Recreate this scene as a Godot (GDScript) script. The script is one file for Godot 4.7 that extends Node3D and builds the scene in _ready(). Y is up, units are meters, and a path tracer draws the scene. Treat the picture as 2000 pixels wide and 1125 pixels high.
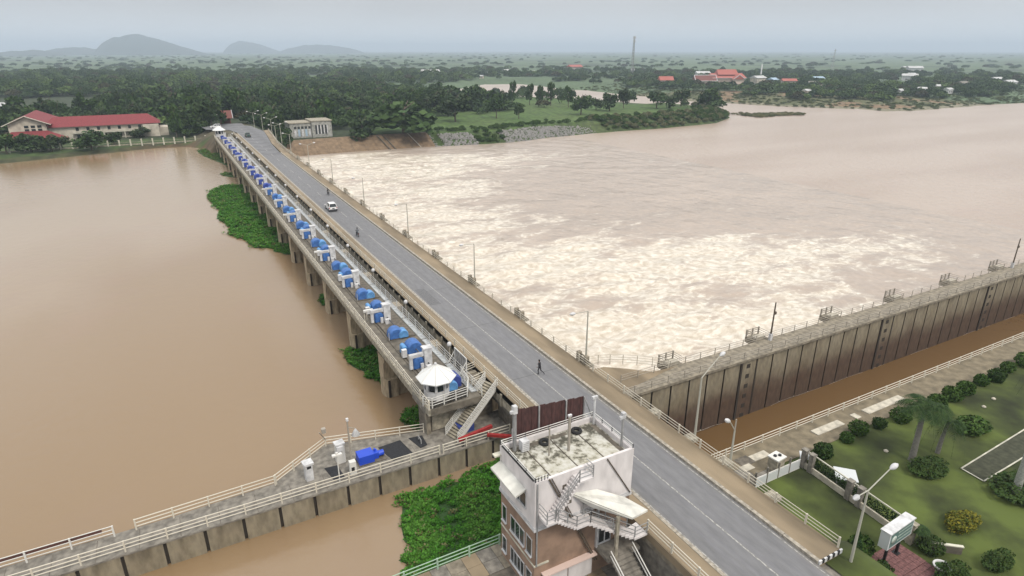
extends Node3D

var used := {}
var M := {}
var T := {}
var rng := RandomNumberGenerator.new()
var noise := FastNoiseLite.new()
var noise2 := FastNoiseLite.new()
var cellular := FastNoiseLite.new()

# ---------------------------------------------------------------- naming
func numbered(called: String) -> String:
	if not used.has(called):
		used[called] = 0
		return called
	used[called] += 1
	return "%s_%03d" % [called, used[called]]

func tag(o: Node, label := "", category := "", group := "", kind := "") -> Node:
	if label != "": o.set_meta("label", label)
	if category != "": o.set_meta("category", category)
	if group != "": o.set_meta("group", group)
	if kind != "": o.set_meta("kind", kind)
	return o

func thing(called: String, label: String, category: String, at := Vector3.ZERO, turn := 0.0, group := "") -> Node3D:
	var o := Node3D.new()
	o.name = numbered(called)
	add_child(o)
	o.position = at
	o.rotation.y = turn
	tag(o, label, category, group)
	return o

func dup(root: Node3D, at: Vector3, turn: float, label := "", group := "", called := "") -> Node3D:
	var r: Node3D = root.duplicate()
	var base: String = called if called != "" else String(root.get_meta("base_name", root.name))
	r.name = numbered(base)
	add_child(r)
	r.position = at
	r.rotation.y = turn
	if label != "": r.set_meta("label", label)
	if group != "": r.set_meta("group", group)
	return r

func put(called: String, mesh: Mesh, material: Material, parent: Node = self) -> MeshInstance3D:
	var o := MeshInstance3D.new()
	o.mesh = mesh
	o.material_override = material
	if parent == self:
		o.name = numbered(called)
	else:
		o.name = called
	parent.add_child(o, true)
	return o

func mb() -> SurfaceTool:
	var st := SurfaceTool.new()
	st.begin(Mesh.PRIMITIVE_TRIANGLES)
	return st

func build(st: SurfaceTool, called: String, material: Material, parent: Node = self) -> MeshInstance3D:
	st.generate_normals()
	return put(called, st.commit(), material, parent)

func done(st: SurfaceTool) -> ArrayMesh:
	st.generate_normals()
	return st.commit()

func structure(o: Node) -> Node:
	o.set_meta("kind", "structure")
	return o

# ---------------------------------------------------------------- shapes
func quad(st: SurfaceTool, a: Vector3, b: Vector3, c: Vector3, d: Vector3) -> void:
	st.set_smooth_group(-1)
	for p in [a, b, c, a, c, d]:
		st.add_vertex(p)

func tri(st: SurfaceTool, a: Vector3, b: Vector3, c: Vector3) -> void:
	st.set_smooth_group(-1)
	for p in [a, b, c]:
		st.add_vertex(p)

func box(st: SurfaceTool, c: Vector3, s: Vector3, b := Basis()) -> void:
	var h := s * 0.5
	var ax := [b.x * h.x, b.y * h.y, b.z * h.z]
	for k in 3:
		var n: Vector3 = ax[k]
		var u: Vector3 = ax[(k + 1) % 3]
		var v: Vector3 = ax[(k + 2) % 3]
		quad(st, c + n - u - v, c + n - u + v, c + n + u + v, c + n + u - v)
		quad(st, c - n - v - u, c - n - v + u, c - n + v + u, c - n + v - u)

func bx(st: SurfaceTool, x0: float, y0: float, z0: float, x1: float, y1: float, z1: float) -> void:
	box(st, Vector3(x0 + x1, y0 + y1, z0 + z1) * 0.5, Vector3(absf(x1 - x0), absf(y1 - y0), absf(z1 - z0)))

func side_of(d: Vector3) -> Basis:
	var y := d.normalized()
	var x := y.cross(Vector3.UP if absf(y.y) < 0.95 else Vector3.RIGHT).normalized()
	return Basis(x, y, x.cross(y).normalized())

func tube(st: SurfaceTool, p: Vector3, q: Vector3, r0: float, r1 := -1.0, n := 6, caps := true) -> void:
	if r1 < 0.0: r1 = r0
	var b := side_of(q - p)
	for k in n:
		var a0 := TAU * k / n
		var a1 := TAU * (k + 1) / n
		var d0 := b.x * cos(a0) + b.z * sin(a0)
		var d1 := b.x * cos(a1) + b.z * sin(a1)
		st.set_smooth_group(1 if n > 4 else -1)
		for v in [p + d0 * r0, q + d0 * r1, q + d1 * r1, p + d0 * r0, q + d1 * r1, p + d1 * r0]:
			st.add_vertex(v)
		if caps:
			tri(st, q, q + d1 * r1, q + d0 * r1)
			tri(st, p, p + d0 * r0, p + d1 * r0)

func path_tube(st: SurfaceTool, pts: Array, r: float, n := 6) -> void:
	for i in pts.size() - 1:
		tube(st, pts[i], pts[i + 1], r, r, n)

# a horizontal polygon (clockwise or not) pushed from y0 up to y1
func prism(st: SurfaceTool, poly: PackedVector2Array, y0: float, y1: float) -> void:
	if Geometry2D.is_polygon_clockwise(poly): poly.reverse()
	var ids := Geometry2D.triangulate_polygon(poly)
	for i in range(0, ids.size(), 3):
		var a := poly[ids[i]]
		var b := poly[ids[i + 1]]
		var c := poly[ids[i + 2]]
		if (b - a).cross(c - a) < 0.0:
			var t := b
			b = c
			c = t
		tri(st, Vector3(a.x, y1, a.y), Vector3(b.x, y1, b.y), Vector3(c.x, y1, c.y))
		tri(st, Vector3(a.x, y0, a.y), Vector3(c.x, y0, c.y), Vector3(b.x, y0, b.y))
	for i in poly.size():
		var a := poly[i]
		var b := poly[(i + 1) % poly.size()]
		quad(st, Vector3(a.x, y1, a.y), Vector3(a.x, y0, a.y), Vector3(b.x, y0, b.y), Vector3(b.x, y1, b.y))

# a profile of (radius, height) turned round the vertical through c
func lathe(st: SurfaceTool, prof: Array, c: Vector3, n := 12, smooth := true, turn := 0.0) -> void:
	for k in n:
		var a0 := TAU * k / n + turn
		var a1 := TAU * (k + 1) / n + turn
		for i in prof.size() - 1:
			var p: Vector2 = prof[i]
			var q: Vector2 = prof[i + 1]
			var a := c + Vector3(cos(a0) * p.x, p.y, sin(a0) * p.x)
			var b := c + Vector3(cos(a0) * q.x, q.y, sin(a0) * q.x)
			var d := c + Vector3(cos(a1) * p.x, p.y, sin(a1) * p.x)
			var e := c + Vector3(cos(a1) * q.x, q.y, sin(a1) * q.x)
			st.set_smooth_group(2 if smooth else -1)
			for v in [a, e, b, a, d, e]:
				st.add_vertex(v)

# an outline in the x-y plane pushed along z (both caps)
func extrude(st: SurfaceTool, poly: PackedVector2Array, z0: float, z1: float, xf := Transform3D()) -> void:
	if Geometry2D.is_polygon_clockwise(poly): poly.reverse()
	var ids := Geometry2D.triangulate_polygon(poly)
	for i in range(0, ids.size(), 3):
		var a := poly[ids[i]]
		var b := poly[ids[i + 1]]
		var c := poly[ids[i + 2]]
		if (b - a).cross(c - a) < 0.0:
			var t := b
			b = c
			c = t
		tri(st, xf * Vector3(a.x, a.y, z1), xf * Vector3(c.x, c.y, z1), xf * Vector3(b.x, b.y, z1))
		tri(st, xf * Vector3(a.x, a.y, z0), xf * Vector3(b.x, b.y, z0), xf * Vector3(c.x, c.y, z0))
	for i in poly.size():
		var a := poly[i]
		var b := poly[(i + 1) % poly.size()]
		quad(st, xf * Vector3(a.x, a.y, z0), xf * Vector3(a.x, a.y, z1), xf * Vector3(b.x, b.y, z1), xf * Vector3(b.x, b.y, z0))

# ---------------------------------------------------------------- materials
func gray(seed_: int, freq: float, oct: int, lo: float, hi: float, size := 256, kind := FastNoiseLite.TYPE_SIMPLEX_SMOOTH, bite := 1.0) -> ImageTexture:
	var f := FastNoiseLite.new()
	f.seed = seed_
	f.noise_type = kind
	f.frequency = freq
	f.fractal_octaves = oct
	f.fractal_gain = 0.55
	var im := f.get_seamless_image(size, size)
	im.convert(Image.FORMAT_L8)
	var d := im.get_data()
	var lut := PackedByteArray()
	for k in 256:
		lut.append(int(255.0 * clampf(lo + (hi - lo) * pow(k / 255.0, bite), 0.0, 1.0)))
	for k in d.size():
		d[k] = lut[d[k]]
	return ImageTexture.create_from_image(Image.create_from_data(size, size, false, Image.FORMAT_L8, d))

func bumps(seed_: int, freq: float, oct: int, strength: float, size := 256) -> ImageTexture:
	var f := FastNoiseLite.new()
	f.seed = seed_
	f.noise_type = FastNoiseLite.TYPE_SIMPLEX_SMOOTH
	f.frequency = freq
	f.fractal_octaves = oct
	var im := f.get_seamless_image(size, size)
	im.convert(Image.FORMAT_RGBA8)
	im.bump_map_to_normal_map(strength)
	return ImageTexture.create_from_image(im)

func mat(called: String, r: float, g: float, b: float, rough := 0.85, tex: Texture2D = null, scale := Vector3.ONE, nrm: Texture2D = null, nscale := 1.0) -> StandardMaterial3D:
	var m := StandardMaterial3D.new()
	m.albedo_color = Color(r, g, b).linear_to_srgb()
	m.roughness = rough
	m.cull_mode = BaseMaterial3D.CULL_DISABLED
	if tex != null or nrm != null:
		m.uv1_triplanar = true
		m.uv1_world_triplanar = true
		m.uv1_scale = scale
	if tex != null: m.albedo_texture = tex
	if nrm != null:
		m.normal_enabled = true
		m.normal_texture = nrm
		m.normal_scale = nscale
	M[called] = m
	return m

func tinted(called: String, rough := 0.85, tex: Texture2D = null, scale := Vector3.ONE) -> StandardMaterial3D:
	var m := mat(called, 1, 1, 1, rough, tex, scale)
	m.vertex_color_use_as_albedo = true
	return m

func make_materials() -> void:
	T.mottle = gray(3, 0.012, 6, 0.66, 1.1, 512)
	T.soft = gray(5, 0.008, 4, 0.78, 1.06, 256)
	T.stain = gray(9, 0.014, 6, 0.05, 1.35, 512, FastNoiseLite.TYPE_SIMPLEX_SMOOTH, 0.9)
	T.grain = gray(11, 0.05, 4, 0.72, 1.08, 256)
	T.ripple = bumps(21, 0.02, 4, 2.2, 512)
	T.chop = bumps(23, 0.03, 5, 6.0, 512)
	mat("asphalt_plain", 0.165, 0.165, 0.174, 0.85, T.soft, Vector3.ONE * 0.1)
	tinted("asphalt", 0.85, gray(31, 0.02, 6, 0.90, 1.03, 512), Vector3(0.16, 0.16, 0.035))
	mat("road_dark", 0.1, 0.1, 0.102, 0.9)
	mat("road_patch", 0.155, 0.155, 0.162, 0.9, T.grain, Vector3.ONE * 0.3)
	mat("pavement", 0.25, 0.195, 0.128, 0.9, T.soft, Vector3(0.12, 0.12, 0.03))
	mat("kerb", 0.4, 0.36, 0.3, 0.85, T.mottle, Vector3.ONE * 0.3)
	mat("line", 0.4, 0.39, 0.37, 0.8, gray(37, 0.05, 5, 0.55, 1.15, 256), Vector3(0.4, 0.4, 0.2))
	mat("concrete", 0.27, 0.235, 0.18, 0.9, T.mottle, Vector3.ONE * 0.14)
	mat("concrete_pale", 0.36, 0.325, 0.255, 0.9, T.mottle, Vector3.ONE * 0.2)
	mat("concrete_gray", 0.235, 0.215, 0.185, 0.9, T.mottle, Vector3.ONE * 0.17)
	mat("concrete_dark", 0.15, 0.13, 0.105, 0.92, T.mottle, Vector3.ONE * 0.2)
	mat("pier", 0.4, 0.325, 0.22, 0.9, T.mottle, Vector3(0.3, 0.08, 0.3))
	mat("deck", 0.17, 0.15, 0.12, 0.9, T.mottle, Vector3.ONE * 0.1)
	mat("groove", 0.035, 0.028, 0.022, 0.95)
	mat("rail", 0.54, 0.5, 0.42, 0.6)
	mat("rail_white", 0.6, 0.59, 0.56, 0.55)
	mat("rail_green", 0.3, 0.42, 0.32, 0.55)
	mat("white", 0.6, 0.6, 0.61, 0.55, T.soft, Vector3.ONE * 0.4)
	mat("cream", 0.55, 0.53, 0.44, 0.7, T.soft, Vector3.ONE * 0.4)
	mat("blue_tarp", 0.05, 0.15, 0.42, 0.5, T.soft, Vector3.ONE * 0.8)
	mat("blue_light", 0.11, 0.3, 0.6, 0.45, T.soft, Vector3.ONE * 0.8)
	mat("blue_bright", 0.012, 0.06, 0.5, 0.45)
	mat("blue_navy", 0.03, 0.05, 0.22, 0.55)
	mat("steel", 0.3, 0.3, 0.3, 0.5, T.soft, Vector3.ONE * 0.5)
	mat("steel_dark", 0.06, 0.06, 0.065, 0.5)
	mat("catwalk", 0.5, 0.52, 0.53, 0.6, T.mottle, Vector3.ONE * 0.3)
	mat("pole", 0.3, 0.27, 0.23, 0.5)
	mat("pole_light", 0.36, 0.35, 0.3, 0.5)
	mat("rust", 0.085, 0.03, 0.02, 0.85, T.mottle, Vector3(0.3, 0.1, 0.3))
	mat("rust_sheet", 0.075, 0.03, 0.028, 0.75, T.mottle, Vector3(0.6, 0.15, 0.6))
	mat("red_paint", 0.3, 0.02, 0.02, 0.55, T.soft, Vector3.ONE)
	mat("black", 0.012, 0.012, 0.014, 0.6)
	mat("cover", 0.02, 0.021, 0.026, 0.85, T.mottle, Vector3.ONE * 0.5)
	mat("glass", 0.02, 0.025, 0.028, 0.08)
	mat("stucco_white", 0.64, 0.605, 0.6, 0.85, gray(61, 0.01, 5, 0.9, 1.03, 256), Vector3(0.25, 0.1, 0.25))
	mat("stucco_brown", 0.29, 0.195, 0.14, 0.88, T.soft, Vector3.ONE * 0.2)
	mat("roof_floor", 0.4, 0.385, 0.3, 0.95, T.stain, Vector3.ONE * 0.13)
	mat("canopy", 0.68, 0.67, 0.62, 0.8, T.soft, Vector3.ONE * 0.3)
	mat("roof_white", 0.62, 0.63, 0.63, 0.7)
	mat("roof_red", 0.22, 0.032, 0.038, 0.8, T.grain, Vector3(0.1, 0.1, 0.1))
	mat("roof_maroon", 0.15, 0.05, 0.04, 0.8)
	mat("roof_pale", 0.5, 0.5, 0.5, 0.7, T.soft, Vector3.ONE * 0.1)
	mat("roof_blue", 0.3, 0.4, 0.5, 0.7)
	mat("wall_cream", 0.55, 0.5, 0.42, 0.9, T.soft, Vector3.ONE * 0.1)
	mat("wall_pump", 0.4, 0.4, 0.37, 0.9, T.mottle, Vector3.ONE * 0.08)
	mat("wall_pink", 0.58, 0.45, 0.4, 0.9)
	mat("roof_pink", 0.33, 0.1, 0.08, 0.85)
	mat("plaza", 0.19, 0.088, 0.085, 0.9, T.mottle, Vector3.ONE * 0.5)
	mat("slab", 0.5, 0.46, 0.38, 0.9, T.soft, Vector3.ONE * 0.4)
	mat("path", 0.2, 0.165, 0.11, 0.95, gray(41, 0.012, 6, 0.72, 1.08, 512), Vector3.ONE * 0.09)
	mat("lawn", 0.078, 0.105, 0.019, 1.0, gray(43, 0.006, 7, 0.42, 1.2, 512), Vector3.ONE * 0.035)
	mat("court", 0.056, 0.06, 0.036, 1.0, T.mottle, Vector3.ONE * 0.2)
	mat("mirror", 0.5, 0.52, 0.53, 0.7)
	mat("sign_face", 0.1, 0.17, 0.16, 0.5)
	mat("sign_print", 0.45, 0.5, 0.46, 0.6)
	mat("trunk", 0.12, 0.095, 0.07, 0.95, T.mottle, Vector3.ONE * 0.8)
	mat("palm_trunk", 0.2, 0.19, 0.165, 0.95, T.mottle, Vector3(0.6, 2.5, 0.6))
	mat("white_bark", 0.36, 0.37, 0.33, 0.9, T.mottle, Vector3(0.8, 1.2, 0.8))
	mat("weed_bed", 0.03, 0.085, 0.014, 0.9, T.mottle, Vector3.ONE * 0.6)
	mat("rock", 0.27, 0.26, 0.25, 0.9, T.mottle, Vector3.ONE * 0.5)
	mat("revetment", 0.22, 0.15, 0.09, 0.9, T.mottle, Vector3(0.05, 0.05, 0.05))
	mat("skin", 0.25, 0.13, 0.08, 0.7)
	mat("tyre", 0.015, 0.015, 0.016, 0.9)
	mat("tail_red", 0.35, 0.02, 0.02, 0.3)
	mat("car_white", 0.7, 0.7, 0.7, 0.25)
	mat("car_green", 0.035, 0.1, 0.075, 0.35)
	var lf := tinted("leaf", 0.7)
	lf.metallic_specular = 0.25
	lf.backlight_enabled = true
	lf.backlight = Color(0.02, 0.035, 0.01)
	tinted("land", 1.0, gray(47, 0.02, 6, 0.55, 1.2, 512), Vector3.ONE * 0.02)
	tinted("painted", 0.8)
	tinted("wall_stained", 0.85, gray(49, 0.012, 5, 0.82, 1.06, 512), Vector3(0.22, 0.08, 0.22))
	var rip := tinted("water_up", 0.2)
	for k in 2:
		var w := rip if k == 0 else mat("water_lock", 0.135, 0.08, 0.035, 0.18)
		if k == 0: M.water_up = w
		w.uv1_triplanar = true
		w.uv1_world_triplanar = true
		w.uv1_scale = Vector3.ONE * 0.035
		w.normal_enabled = true
		w.normal_texture = T.ripple
		w.normal_scale = 0.22
	var wd := tinted("water_down", 0.3)
	wd.uv1_triplanar = true
	wd.uv1_world_triplanar = true
	wd.uv1_scale = Vector3(0.012, 0.02, 0.03)
	wd.normal_enabled = true
	wd.normal_texture = T.chop
	wd.normal_scale = 0.3
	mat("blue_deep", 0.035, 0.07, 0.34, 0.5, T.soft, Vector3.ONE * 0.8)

# ---------------------------------------------------------------- ground heights
const UP := -6.5      # level of the held-back river
const DOWN := -13.0   # level of the river below the barrage and in the lock
const LOT := -4.0     # level of the lock platforms and the lawn
var river := PackedVector2Array([Vector2(30, -40), Vector2(38, -300), Vector2(46, -309.4), Vector2(58.4, -309.4), Vector2(73.6, -311.9), Vector2(103.8, -312.9), Vector2(124.7, -309.6), Vector2(144.9, -307.1), Vector2(164.3, -305.2), Vector2(189.7, -311.2), Vector2(218.1, -314.8), Vector2(244.6, -316.7), Vector2(285.2, -316.1), Vector2(336.7, -322.5), Vector2(371.1, -343.5), Vector2(411.5, -388.3), Vector2(418.7, -420.4), Vector2(412.5, -446.1), Vector2(402.7, -468.5), Vector2(392.3, -494.4), Vector2(385.4, -545.0), Vector2(365.5, -586.0), Vector2(340.1, -623.3), Vector2(318.1, -654.0), Vector2(300.9, -685.5), Vector2(331.6, -754.7), Vector2(422.7, -859.2), Vector2(476.4, -840.8), Vector2(470.0, -780.9), Vector2(462.7, -710.3), Vector2(470.7, -664.9), Vector2(462.7, -572.4), Vector2(459.1, -475.8), Vector2(474.6, -432.0), Vector2(484.7, -394.3), Vector2(502.7, -366.5), Vector2(520.8, -343.4), Vector2(522.0, -323.1), Vector2(548.1, -309.7), Vector2(594.6, -310.6), Vector2(642.3, -314.5), Vector2(704.6, -310.4), Vector2(1300, -290), Vector2(1300, -40)])
var upline := [Vector2(-900, -262), Vector2(-300, -285), Vector2(-56, -304), Vector2(-40, -309), Vector2(-23, -315), Vector2(-4, -321), Vector2(13, -317), Vector2(19, -305), Vector2(60, -300)]

func from_river(p: Vector2) -> float:
	var best := 1e9
	for i in river.size():
		var q := Geometry2D.get_closest_point_to_segment(p, river[i], river[(i + 1) % river.size()])
		best = minf(best, p.distance_squared_to(q))
	best = sqrt(best)
	return -best if Geometry2D.is_point_in_polygon(p, river) else best

func shore_z(x: float) -> float:
	for i in upline.size() - 1:
		if x < upline[i + 1].x:
			return lerpf(upline[i].y, upline[i + 1].y, clampf((x - upline[i].x) / (upline[i + 1].x - upline[i].x), 0.0, 1.0))
	return -300.0

func far_height(x: float, z: float) -> float:
	var wob := noise.get_noise_2d(x * 3.0, z * 3.0)
	var dr := 60.0
	if x > 30.0 and x < 1400.0 and z > -950.0: dr = from_river(Vector2(x, z)) + wob * (1.5 if x < 380.0 else 5.0)
	var du := shore_z(x) - z + wob * 1.5
	var right := -7.5
	if dr < 0.0: right = maxf(-16.0, DOWN + dr * 0.3)
	else:
		var slope := 0.46 if x < 380.0 and z > -420.0 else 0.07
		right = minf(-7.4 + wob * 0.3, DOWN + 0.15 + dr * slope)
		if x > 40.0 and x < 129.0 and z > -331.0: right = minf(right, DOWN - 1.2 + dr * 0.4)
	var left := minf(-5.0 + wob * 0.3, UP + clampf(du * 0.3, -4.0, 3.0))
	var t := smoothstep(36.0, 50.0, x)
	var y := lerpf(left, right, t)
	# the embankment that carries the road on
	var e := 1.0 - smoothstep(8.0, 20.0, absf(x - 31.0))
	if z < -292.0: y = lerpf(y, maxf(y, -0.25), e * (1.0 - smoothstep(360.0, 460.0, -z)))
	var far := sqrt(x * x + z * z)
	if far > 1000.0: y = lerpf(y, -7.0, clampf((far - 1000.0) / 600.0, 0.0, 1.0))
	return y

func far_color(x: float, z: float, y: float) -> Color:
	var far := sqrt(x * x + z * z)
	var n := noise2.get_noise_2d(x, z)
	var c := Color(0.035, 0.05, 0.018)
	if far > 750.0:
		var cell := cellular.get_noise_2d(x * (0.6 if far > 2500.0 else 1.0), z)
		c = Color(0.085, 0.14, 0.062).lerp(Color(0.125, 0.18, 0.09), clampf(cell * 0.5 + 0.5, 0.0, 1.0))
		if cell < -0.45: c = Color(0.04, 0.06, 0.03)
		c = c.lerp(Color(0.05, 0.075, 0.04), clampf(n * 0.8, 0.0, 0.6))
	elif x > 95.0 and x < 400.0:
		c = Color(0.06, 0.12, 0.018).lerp(Color(0.085, 0.135, 0.03), clampf(n + 0.5, 0.0, 1.0))
		if y < -7.6: c = Color(0.045, 0.08, 0.016).lerp(Color(0.075, 0.105, 0.035), clampf(n + 0.5, 0.0, 1.0))
	elif x >= 400.0:
		c = Color(0.1, 0.11, 0.045).lerp(Color(0.15, 0.145, 0.07), clampf(n * 1.5 + 0.4, 0.0, 1.0))
		if n > 0.18 and x > 480.0: c = Color(0.23, 0.155, 0.09)
		if y < DOWN + 0.9: c = Color(0.24, 0.22, 0.15)
	elif x < 40.0 and z > -345.0:
		c = Color(0.05, 0.085, 0.018)
		if y < -5.3: c = Color(0.055, 0.06, 0.025).lerp(Color(0.12, 0.075, 0.04), smoothstep(-20.0, 8.0, x + n * 20.0))
		if y > -4.0: c = Color(0.1, 0.085, 0.05)
	return c

func grid(xs: Array, zs: Array, hf: Callable, cf: Callable) -> ArrayMesh:
	var v := PackedVector3Array()
	var c := PackedColorArray()
	var ids := PackedInt32Array()
	for z in zs:
		for x in xs:
			var y: float = hf.call(x, z)
			v.append(Vector3(x, y, z))
			c.append(cf.call(x, z, y))
	var w := xs.size()
	for j in zs.size() - 1:
		for i in w - 1:
			var a := j * w + i
			ids.append_array([a, a + 1, a + w + 1, a, a + w + 1, a + w] if zs[1] > zs[0] else [a, a + w, a + w + 1, a, a + w + 1, a + 1])
	var n := PackedVector3Array()
	n.resize(v.size())
	for k in range(0, ids.size(), 3):
		var p := v[ids[k]]
		var f := (v[ids[k + 2]] - p).cross(v[ids[k + 1]] - p)
		for m in 3: n[ids[k + m]] += f
	for k in n.size(): n[k] = n[k].normalized()
	var a := []
	a.resize(Mesh.ARRAY_MAX)
	a[Mesh.ARRAY_VERTEX] = v
	a[Mesh.ARRAY_NORMAL] = n
	a[Mesh.ARRAY_COLOR] = c
	a[Mesh.ARRAY_INDEX] = ids
	var me := ArrayMesh.new()
	me.add_surface_from_arrays(Mesh.PRIMITIVE_TRIANGLES, a)
	return me

func span(a: float, b: float, step: float, grow: float) -> Array:
	var r := [a]
	var s := step
	while absf(r[-1] - a) < absf(b - a):
		r.append(r[-1] + signf(b - a) * s)
		s *= grow
	return r

func build_far_land() -> void:
	var xl := span(-120, -9000, 6, 1.09)
	xl.reverse()
	var xs: Array = xl + span(-115, 560, 5, 1.0) + span(567, 16000, 8, 1.03)
	var zs: Array = span(-286, -480, 2.6, 1.0) + span(-487, -16000, 8, 1.035)
	structure(put("ground", grid(xs, zs, far_height, far_color), M.land))

# the lawn beside the lock, with the bank that rises to the road end
func lawn_height(x: float, z: float) -> float:
	return lerpf(LOT, -0.35, (1.0 - smoothstep(39.5, 43.5, x)) * smoothstep(-24.5, -20.5, z)) + noise.get_noise_2d(x * 8.0, z * 8.0) * 0.05

func build_lawn() -> void:
	var m := grid(span(36.5, 90, 1.2, 1.0) + span(94, 260, 5, 1.1), span(-33.4, -12, 0.7, 1.0) + span(-10, 45, 3, 1.15), lawn_height, func(_x, _z, _y): return Color.WHITE)
	structure(put("lawn", m, M.lawn))

# ---------------------------------------------------------------- water
var reach := [Vector2(48, 40), Vector2(55, 52), Vector2(65, 78), Vector2(75, 96), Vector2(90, 112), Vector2(105, 108), Vector2(120, 86), Vector2(135, 55), Vector2(150, 44), Vector2(172, 46), Vector2(190, 54), Vector2(210, 62), Vector2(230, 76), Vector2(250, 104), Vector2(264, 112), Vector2(280, 84), Vector2(296, 62), Vector2(320, 40)]

func reach_at(z: float) -> float:
	var s := -z
	for i in reach.size() - 1:
		if s < reach[i + 1].x:
			return lerpf(reach[i].y, reach[i + 1].y, clampf((s - reach[i].x) / (reach[i + 1].x - reach[i].x), 0.0, 1.0))
	return 40.0

func foam_image(w: int, h: int, x0: float, x1: float, z0: float, z1: float) -> Image:
	# three layers of noise, stretched along the current
	var layers := []
	for k in 3:
		var f := FastNoiseLite.new()
		f.seed = 70 + k
		f.noise_type = FastNoiseLite.TYPE_SIMPLEX_SMOOTH
		f.fractal_type = [FastNoiseLite.FRACTAL_FBM, FastNoiseLite.FRACTAL_RIDGED, FastNoiseLite.FRACTAL_FBM][k]
		f.frequency = [0.0055, 0.014, 0.075][k]
		f.fractal_octaves = [4, 5, 4][k]
		f.fractal_gain = 0.62
		f.domain_warp_enabled = true
		f.domain_warp_amplitude = 40.0
		f.domain_warp_frequency = 0.009
		var im := f.get_image(int(w / [3.2, 2.4, 1.7][k]), h)
		im.convert(Image.FORMAT_L8)
		im.resize(w, h, Image.INTERPOLATE_BILINEAR)
		layers.append(im.get_data())
	var out := PackedByteArray()
	out.resize(w * h * 3)
	var big: PackedByteArray = layers[0]
	var mid: PackedByteArray = layers[1]
	var fine: PackedByteArray = layers[2]
	for j in h:
		var z := lerpf(z0, z1, (j + 0.5) / h)
		var r := reach_at(z)
		var edge := smoothstep(-311.0, -302.0, z) * 1.0
		for i in w:
			var k := j * w + i
			var x := x0 + (x1 - x0) * i / w - 40.0
			var a := big[k] / 255.0
			var b := mid[k] / 255.0
			var c := fine[k] / 255.0
			var d := 1.0 - x / r                       # 1 at the gates, 0 where the white water ends
			var near := clampf(d * 1.75 + 0.34, -0.7, 0.92) + (a - 0.5) * 2.1
			var f := clampf(near * 0.95 + (b - 0.55) * 1.5 + (c - 0.5) * 0.95, 0.0, 1.0) * edge
			f = f * f * (3.0 - 2.0 * f)
			var dirt := 1.0 - 0.15 * c - 0.10 * a
			out[k * 3] = int(lerpf(178.0 * dirt, 229.0 - 72.0 * (1.0 - c), f))
			out[k * 3 + 1] = int(lerpf(162.0 * dirt, 223.0 - 80.0 * (1.0 - c), f))
			out[k * 3 + 2] = int(lerpf(148.0 * dirt, 213.0 - 90.0 * (1.0 - c), f))
	return Image.create_from_data(w, h, false, Image.FORMAT_RGB8, out)

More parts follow.
